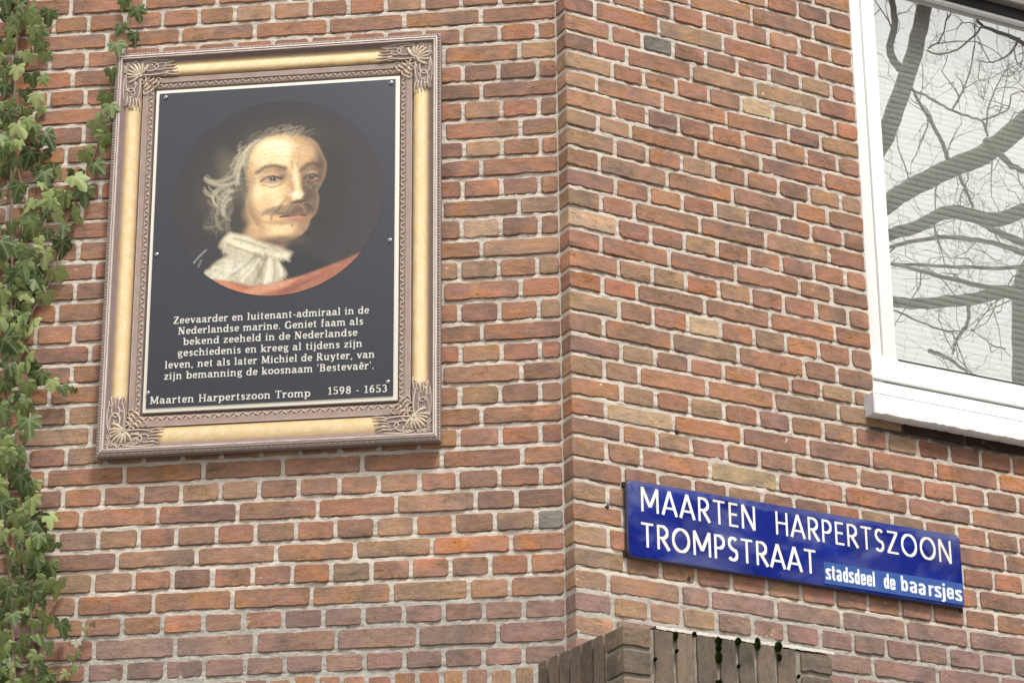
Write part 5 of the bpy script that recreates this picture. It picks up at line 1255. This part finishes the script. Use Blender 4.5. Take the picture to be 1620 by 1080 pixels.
m.f.append(tuple((len(levels) - 1) * n + i for i in range(n))); m.mi = [0] * len(m.f)
link('enamel_face', m.mesh('enamel_face', M_ENAMEL, True, 60), sign)
YS = -0.0202
m = MB(); set_text(m, "MAARTEN", SANS, 0.1975, 0.562, 2.5230, 2.5205, 0.0700, YS, 0.104, 0.185, 0.092); link('lettering', m.mesh('lettering', M_SIGNTXT), sign); m = MB(); set_text(m, "HARPERTSZOON", SANS, 0.628, 1.2215, 2.5200, 2.5180, 0.0680, YS, 0.100, 0.17, 0.092)
link('lettering', m.mesh('lettering', M_SIGNTXT), sign)
m = MB(); set_text(m, "TROMPSTRAAT", SANS, 0.1960, 0.7550, 2.4215, 2.4210, 0.0700, YS, 0.108, 0.155, 0.096)
link('lettering', m.mesh('lettering', M_SIGNTXT), sign)
m = MB(); bevel_box(m, 0.7810, 1.2525, YS - 0.0006, YS + 0.001, 2.3985, 2.4620, 0.0002); st = link('sticker', m.mesh('sticker', M_STICK), sign)
m = MB()
for args_ in (("stadsdeel", 0.7855, 0.9510, 0.0445, 0.150, 0.05, 0.006, 0), ("de", 0.9790, 1.0190, 0.0445, 0.155, 0.05, 0.006, 0), ("baarsjes", 1.0380, 1.2510, 0.0445, 0.185, 0.04, 0.035, 0.0015)):
    m = MB(); set_text(m, args_[0], NARROW, args_[1], args_[2], 2.4112, 2.4112 - args_[7], args_[3], YS - 0.0012, args_[4], args_[5], 0.11, args_[6]); link('lettering', m.mesh('sticker_lettering', M_STXT), st)
for (x, z) in ((SX0 + 0.004, SZ0 + 0.012), (SX1 - 0.006, SZ0 + 0.002), (SX1 - 0.008, SZ1 - 0.004), (SX0 + 0.004, SZ1 - 0.012)):
    m = MB(); bevel_box(m, x - 0.007, x + 0.007, -0.0055, 0.004, z - 0.007, z + 0.007, 0.002); link('fixing', m.mesh('fixing', M_RUST), sign)

# ------------------------------------------------------------------ ivy
def leaf_mesh(seed):
    """five-lobed ivy leaf, stalk at the origin, hanging towards -z, width about 1"""
    r = random.Random(seed)
    lobes = [(-100, 0.56), (-52, 0.70), (0, 0.98), (52, 0.70), (100, 0.56)]
    ang = []; 
    for i, (a, L_) in enumerate(lobes):
        L_ *= r.uniform(0.88, 1.1); a += r.uniform(-5, 5)
        ang.append((a - 17, L_ * 0.78, 0.2)); ang.append((a - 5, L_ * 0.96, 0.35)); ang.append((a, L_, 1.0)); ang.append((a + 5, L_ * 0.96, 0.35)); ang.append((a + 17, L_ * 0.78, 0.2))
        if i < 4:
            b = (a + lobes[i + 1][0]) / 2; ang.append((b, r.uniform(0.50, 0.58), 0.0))
    ang.sort()
    ang = [(-150, 0.20, 0.0), (-128, 0.40, 0.1)] + ang + [(128, 0.40, 0.1), (150, 0.20, 0.0)]
    V_, C_ = [(0, 0, 0)], [(1, 1, 1)]; curl = r.uniform(0.05, 0.32); fold = r.uniform(0.10, 0.30); side = r.uniform(-0.15, 0.15)
    for ring_i, fr in enumerate((0.5, 1.0)):
        for a, L_, vn in ang:
            x = L_ * fr * math.sin(math.radians(a)); z = -L_ * fr * math.cos(math.radians(a))
            y = fold * abs(x) * 0.8 - 0.05 * math.sin(fr * 3) + curl * (z * z) * 0.5 + side * x + r.uniform(-0.018, 0.018) * fr + (0.022 * (1 - vn) * fr if vn < 0.9 else 0)
            V_.append((x * 0.62, y * 0.62, z * 0.62)); C_.append((vn, vn, vn) if vn > 0.9 else (0.0, 0, 0) if vn < 0.3 else (0.25, .25, .25))
    n = len(ang); F_ = [(0, i + 2, i + 1) for i in range(n - 1)] + [(1 + i, 2 + i, n + 2 + i, n + 1 + i) for i in range(n - 1)]
    m = MB(); m.add(V_, F_, C_); return m.mesh('ivy_leaf', M_LEAF, True)
LEAVES = [leaf_mesh(100 + i) for i in range(12)]
IVY_G = [(0.150, 0.205, 0.062), (0.200, 0.255, 0.080), (0.260, 0.315, 0.112), (0.110, 0.155, 0.055), (0.310, 0.355, 0.140), (0.165, 0.215, 0.085), (0.070, 0.105, 0.040), (0.110, 0.155, 0.060)]
irnd = random.Random(2024)
def add_leaf(root, px, py, size, off, rot=None, dark=0.0, col=None):
    u, z = ray_hit(WL, px, py, off); o = bpy.data.objects.new('leaf', irnd.choice(LEAVES)); COL.objects.link(o); o.parent = root
    s_ = size * 0.00295; rz = irnd.gauss(0, 24) if rot is None else rot
    # leaf face towards the street, tip hanging down and a little forward
    M_ = Matrix.Translation((u, -off, z + s_ * 0.32)) @ Matrix.Rotation(math.radians(rz), 4, 'Y') @ Matrix.Rotation(math.radians(irnd.uniform(-8, 46)), 4, 'X') @ Matrix.Rotation(math.radians(irnd.gauss(0, 26)), 4, 'Z')
    o.matrix_local = M_ @ Matrix.Diagonal((s_ * irnd.uniform(0.9, 1.12), s_, s_ * irnd.uniform(0.9, 1.1), 1))
    c = col or irnd.choice(IVY_G); f = irnd.uniform(0.95, 1.3) * (1 - dark); o.color = (c[0] * f, c[1] * f, c[2] * f, 1)
    return o
def stem(root, pts, r0, r1, off=0.012, name='stem'):
    P = []
    for i, (x, y) in enumerate(pts):
        u, z = ray_hit(WL, x, y, off); P.append(Vector((u, -off + irnd.uniform(-0.004, 0.004), z)))
    Q = []
    for i in range(len(P) - 1):
        for k in range(5):
            f = k / 5; Q.append(P[i].lerp(P[i + 1], f) + Vector((irnd.uniform(-.0022, .0022), 0, irnd.uniform(-.0022, .0022))))
    Q.append(P[-1]); m = MB(); n = len(Q); m.tube(Q, [r0 + (r1 - r0) * i / (n - 1) for i in range(n)], 7)
    return link(name, m.mesh(name, M_STEM, True), root)
ivy = empty('ivy', WL, 'thick curtain of green ivy hanging down the left edge of the brick wall', 'ivy')
edge_pts = [(-60, 60), (0, 66), (60, 76), (110, 76), (200, 72), (240, 78), (290, 92), (330, 104), (360, 96), (400, 70), (450, 66), (500, 44), (560, 42), (600, 62), (660, 52), (700, 48), (740, 34), (790, 50), (850, 72), (900, 66), (940, 82), (990, 78), (1050, 86), (1140, 86)]
def edge_at(y):
    for (y0, x0), (y1, x1) in zip(edge_pts[:-1], edge_pts[1:]):
        if y0 <= y <= y1: return x0 + (x1 - x0) * (y - y0) / (y1 - y0)
    return 60
pts = []; tries = 0
while tries < 9000 and len(pts) < 282:
    tries += 1
    y = irnd.uniform(-40, 1110); x = irnd.uniform(-34, edge_at(y) - 4)
    mind = 12.8
    if all((x - a) ** 2 + (y - b) ** 2 > mind * mind for a, b in pts): pts.append((x, y))
pts.sort(key=lambda p: irnd.random())
for i, (x, y) in enumerate(pts):
    layer = irnd.random(); sz = irnd.choice((17, 22, 27, 31, 35))
    add_leaf(ivy, x, y, sz * (0.85 if layer < 0.4 else 1.0), 0.012 + 0.072 * layer, dark=0)
for (x, y, s_) in [(70, 285, 28), (88, 279, 26), (101, 322, 34), (118, 293, 30), (60, 58, 30), (76, 30, 28), (82, 330, 24), (60, 830, 26), (76, 826, 24), (70, 866, 26), (78, 905, 27), (92, 936, 28), (86, 868, 20), (95, 1000, 30), (55, 775, 26),
                   (48, 590, 26), (66, 602, 24), (82, 612, 22), (98, 620, 17), (111, 619, 12), (118, 620, 9), (45, 680, 34), (30, 760, 30), (56, 600, 20)]:
    add_leaf(ivy, x, y, s_, irnd.uniform(0.03, 0.055))
# small fresh leaves of the young shoot at the bottom
for (x, y, s_, c) in [(134, 997, 9, (0.30, 0.27, 0.14)), (120, 1020, 11, (0.50, 0.50, 0.38)), (135, 1013, 10, (0.36, 0.38, 0.22)), (124, 1038, 12, (0.20, 0.26, 0.09)), (112, 1045, 11, (0.26, 0.30, 0.12)), (118, 1062, 13, (0.22, 0.28, 0.09)), (105, 1072, 13, (0.35, 0.34, 0.14)), (80, 1076, 14, (0.55, 0.42, 0.05)), (66, 1082, 13, (0.50, 0.36, 0.05)), (145, 990, 8, (0.30, 0.24, 0.16))]:
    add_leaf(ivy, x, y, s_ * 1.15, 0.03, col=c)
for pts_, a, b_ in (([(22, 1120), (20, 960), (8, 800), (14, 600), (20, 420), (18, 250), (28, 60), (30, -40)], 0.006, 0.0045), ([(60, 1120), (52, 1010), (44, 930), (34, 870), (30, 830)], 0.0055, 0.0045),
                    ([(44, 1000), (50, 1060), (60, 1120)], 0.004, 0.003), ([(46, 190), (56, 225), (62, 245), (60, 290)], 0.004, 0.0035), ([(24, -30), (26, 40), (28, 90)], 0.003, 0.003), ([(-4, 80), (20, 125), (44, 190)], 0.003, 0.002),
                    ([(10, 180), (40, 320), (20, 520)], 0.004, 0.003), ([(0, 640), (10, 700), (0, 780)], 0.003, 0.002), ([(8, 540), (40, 590), (80, 608), (120, 620)], 0.003, 0.0012), ([(60, 1110), (105, 1072), (124, 1030), (140, 992)], 0.002, 0.001),
                    ([(20, 1080), (80, 1050), (112, 1045)], 0.002, 0.001)):
    stem(ivy, pts_, a, b_, 0.016)
strand = empty('ivy_strand', WL, 'single thin ivy strand climbing between the leafy curtain and the gilt frame', 'ivy')
SL = [(195, 12, 22), (215, 28, 25), (190, 54, 20), (213, 70, 26), (184, 84, 26), (176, 123, 19), (168, 165, 24), (174, 182, 26), (150, 208, 28), (165, 229, 27), (135, 257, 29), (150, 276, 28), (84, 279, 24), (119, 291, 28), (132, 318, 30), (103, 326, 26), (114, 352, 28),
      (98, 399, 30), (71, 416, 32), (86, 449, 31), (54, 461, 31), (70, 482, 27), (36, 499, 28), (52, 524, 27), (100, 372, 20), (205, 2, 14), (160, 246, 14), (198, 44, 9), (60, 440, 20), (30, 470, 24)]
for (x, y, s_) in SL: add_leaf(strand, x, y - 3, s_ * 1.08, irnd.uniform(0.022, 0.04) if not (x > 160 and 60 < y < 200) else 0.050, rot=irnd.gauss(0, 18))
stem(strand, [(20, 560), (32, 528), (62, 476), (84, 440), (94, 400), (104, 352), (124, 312), (148, 250), (160, 216), (166, 192), (170, 180), (176, 140), (186, 96), (200, 76), (207, 50), (206, 10), (204, -30)], 0.0032, 0.0016, 0.014)
stem(strand, [(124, 312), (108, 322), (84, 286)], 0.0015, 0.0008, 0.014)

# ------------------------------------------------------------------ bare street tree behind the viewer, seen as a reflection in the pane
def mirror_point(px, py, t):
    """point t metres beyond the pane along the reflected line of sight"""
    d = (CAM_F + CAM_R * ((px - 810) / 4459.7272) - CAM_U * ((py - 540) / 4459.7272)).normalized()
    nrm = WR.to_3x3() @ Vector((0, -1, 0)); p0 = WR @ Vector((0, GY, 0)); c = Vector((0, 0, EYE))
    k = d.dot(nrm); hit_ = c + d * ((p0 - c).dot(nrm) / k); rd = d - nrm * (2 * k)
    return hit_ + rd * t, (hit_ - c).length + t
tree_root_p, _ = mirror_point(1650, 900, 8.4)
tree = empty('bare_tree', Matrix.Translation((tree_root_p.x, tree_root_p.y, 0)), 'bare winter street tree reflected as dark limbs in the window pane', 'tree')
Minv = tree.matrix_world.inverted()
trnd = random.Random(31)
def limb(pts, w0, w1, t0, t1, name='limb', sub=6, n=10, wob=1.2):
    P = []; R = []; N = (len(pts) - 1) * sub
    for i in range(N + 1):
        f = i / N; s_ = f * (len(pts) - 1); k = min(int(s_), len(pts) - 2); g_ = s_ - k
        p0 = pts[max(k - 1, 0)]; p1 = pts[k]; p2 = pts[k + 1]; p3 = pts[min(k + 2, len(pts) - 1)]
        def cr(a, b, c, d): return 0.5 * (2 * b + (c - a) * g_ + (2 * a - 5 * b + 4 * c - d) * g_ ** 2 + (3 * b - a - 3 * c + d) * g_ ** 3)
        x = cr(p0[0], p1[0], p2[0], p3[0]) + trnd.uniform(-wob, wob); y = cr(p0[1], p1[1], p2[1], p3[1]) + trnd.uniform(-wob, wob)
        q, dist = mirror_point(x, y, t0 + (t1 - t0) * f); P.append(Minv @ q); R.append((w0 + (w1 - w0) * f) * 0.43 / 4459.7 * dist)
    m = MB(); m.tube(P, R, n); link(name, m.mesh(name, M_BARK, True), tree); return P, R
LIMBS = []
LIMBS.append(limb([(1665, 1250), (1650, 1000), (1636, 760), (1626, 560), (1632, 430), (1700, 380)], 74, 46, 8.4, 8.4, 'trunk', 6, 14))
LIMBS.append(limb([(1640, 470), (1590, 462), (1530, 474), (1440, 480), (1385, 476), (1300, 490)], 26, 17, 8.4, 8.0))
LIMBS.append(limb([(1720, 120), (1640, 178), (1560, 242), (1500, 268), (1430, 305), (1370, 350), (1330, 400)], 40, 34, 8.8, 8.0))
LIMBS.append(limb([(1370, 260), (1400, 215), (1432, 130), (1452, 60), (1466, -10), (1475, -80)], 38, 24, 7.9, 7.6))
LIMBS.append(limb([(1424, 110), (1408, 80), (1416, 35), (1405, -30)], 16, 10, 7.9, 7.7))
LIMBS.append(limb([(1700, 300), (1640, 326), (1570, 348), (1505, 335), (1440, 362), (1380, 376), (1320, 380)], 30, 20, 8.5, 8.1))
LIMBS.append(limb([(1680, 410), (1590, 372), (1545, 350)], 16, 10, 8.5, 8.3, n=8))
LIMBS.append(limb([(1700, 430), (1620, 400), (1560, 382), (1480, 376), (1400, 392)], 12, 7, 8.4, 8.0, n=8))
LIMBS.append(limb([(1690, 420), (1560, 424), (1470, 420), (1400, 418)], 8, 5, 8.4, 8.0, n=8))
LIMBS.append(limb([(1690, 460), (1580, 456), (1500, 440), (1440, 424), (1400, 415)], 13, 5, 8.4, 8.0, n=8))
LIMBS.append(limb([(1500, 250), (1485, 215), (1458, 168), (1443, 140)], 9, 5, 8.2, 7.9, n=7))
LIMBS.append(limb([(1443, 142), (1470, 155), (1505, 175), (1552, 192), (1562, 214)], 5, 4, 7.9, 8.2, n=7))
LIMBS.append(limb([(1552, 192), (1594, 173), (1600, 152), (1625, 142)], 4, 2, 8.2, 8.2, n=6))
LIMBS.append(limb([(1505, 175), (1524, 140), (1512, 118)], 3.5, 1.6, 8.2, 8.2, n=6))
LIMBS.append(limb([(1560, 222), (1600, 262), (1640, 275)], 14, 8, 8.2, 8.0, n=7))
LIMBS.append(limb([(1700, 120), (1608, 62), (1555, 42), (1540, 20)], 10, 4, 8.0, 7.9, n=7))
LIMBS.append(limb([(1555, 42), (1520, 75), (1490, 86), (1468, 80)], 4, 3, 7.9, 7.7, n=6))
LIMBS.append(limb([(1468, 76), (1488, 62), (1500, 22)], 4, 2.4, 7.7, 7.6, n=6))
LIMBS.append(limb([(1612, 60), (1598, 84), (1570, 98), (1545, 96)], 5, 2, 8.0, 7.9, n=6))
LIMBS.append(limb([(1515, 272), (1528, 300), (1540, 330)], 8, 6, 8.2, 8.2, n=6))
LIMBS.append(limb([(1532, 470), (1530, 510), (1512, 540), (1508, 560)], 8, 5, 8.2, 8.0, n=6))
LIMBS.append(limb([(1470, 555), (1500, 566), (1530, 588)], 9, 5, 8.2, 8.0, n=6))
LIMBS.append(limb([(1590, 552), (1570, 545), (1535, 520)], 3, 2, 8.2, 8.0, n=6))
LIMBS.append(limb([(1410, 488), (1450, 506), (1500, 524), (1528, 520)], 4, 3, 8.0, 8.1, n=6))
# fine twigs branching off the limbs
tw = MB()
def twig(p, d, L_, r, lev):
    k = 5; pts_ = [p]; dd = d.copy()
    for i in range(k):
        dd = (dd + Vector((trnd.gauss(0, .42), trnd.gauss(0, .25), trnd.gauss(0.04, .42)))).normalized(); pts_.append(pts_[-1] + dd * L_ / k)
    tw.tube(pts_, [r * (1 - 0.72 * i / k) for i in range(k + 1)], 4, caps=False)
    if lev > 0:
        for q in range(trnd.choice((2, 3, 3))):
            i = trnd.randint(1, k); a = (dd + Vector((trnd.gauss(0, .8), trnd.gauss(0, .5), trnd.gauss(0, .8)))).normalized()
            twig(pts_[i], a, L_ * trnd.uniform(0.45, 0.75), r * 0.55, lev - 1)
for li, (P, R) in enumerate(LIMBS[1:]):
    big = R[0] > 0.03
    for i in range(1, len(P) - 1, 2 if big else 3):
        if trnd.random() < (0.55 if big else 0.45):
            ax = (P[i + 1] - P[i]).normalized(); sd_ = Vector((trnd.gauss(0, 1), trnd.gauss(0, .5), trnd.gauss(0, 1))); sd_ = (sd_ - ax * sd_.dot(ax)).normalized()
            twig(P[i], (sd_ + ax * 0.5).normalized(), trnd.uniform(0.30, 0.75), trnd.uniform(0.003, 0.0062), 3)
tag(link('twigs', tw.mesh('twigs', M_BARK, True), tree), kind='stuff')

# ------------------------------------------------------------------ unseen house front, added across the street to darken the reflection in the sign
hp, _ = mirror_point(1260, 700, 26.0)
hd = Vector((hp.x, hp.y, 0)); to_sign = (Vector((0.7, 7.4, 0)) - hd).normalized()
added_house = empty('added_building', Matrix.Translation(hd) @ Matrix.Rotation(math.atan2(to_sign.y, to_sign.x) + math.pi / 2, 4, 'Z'), 'unseen brick apartment building, added across the street to darken the reflection in the blue enamel sign', 'building')
HH = 13.2
m = MB(); m.box(-17, 17, 0, 8, 0, HH, (0.16, 0.085, 0.06)); link('wall', m.mesh('wall', M_BRICK_A), added_house)  # wall of the added, unseen building
m = MB(); m.add([(-17.4, -0.5, HH), (17.4, -0.5, HH), (17.4, 8.5, HH), (-17.4, 8.5, HH), (-17.4, 4, HH + 2.4), (17.4, 4, HH + 2.4)], [(0, 1, 5, 4), (3, 4, 5, 2), (0, 4, 3), (1, 2, 5), (0, 3, 2, 1)]); link('added_roof', m.mesh('added_roof', M_RIM), added_house)
m = MB(); m.box(-0.75, 0.75, -0.03, 0.02, -0.9, 0.9); wf = m.mesh('added_window_frame', M_WHITE)
m = MB(); m.box(-0.66, 0.66, -0.045, -0.031, -0.81, 0.81); wg = m.mesh('added_window_pane', M_RUBBER)
for fl_ in range(4):
    for k in range(12):
        f_ = bpy.data.objects.new('window', wf); COL.objects.link(f_); f_.parent = added_house; f_.matrix_local = Matrix.Translation((-15.1 + 2.75 * k, 0, 1.9 + 3.0 * fl_))  # window of the added, unseen building
        g_ = bpy.data.objects.new('pane', wg); COL.objects.link(g_); g_.parent = f_
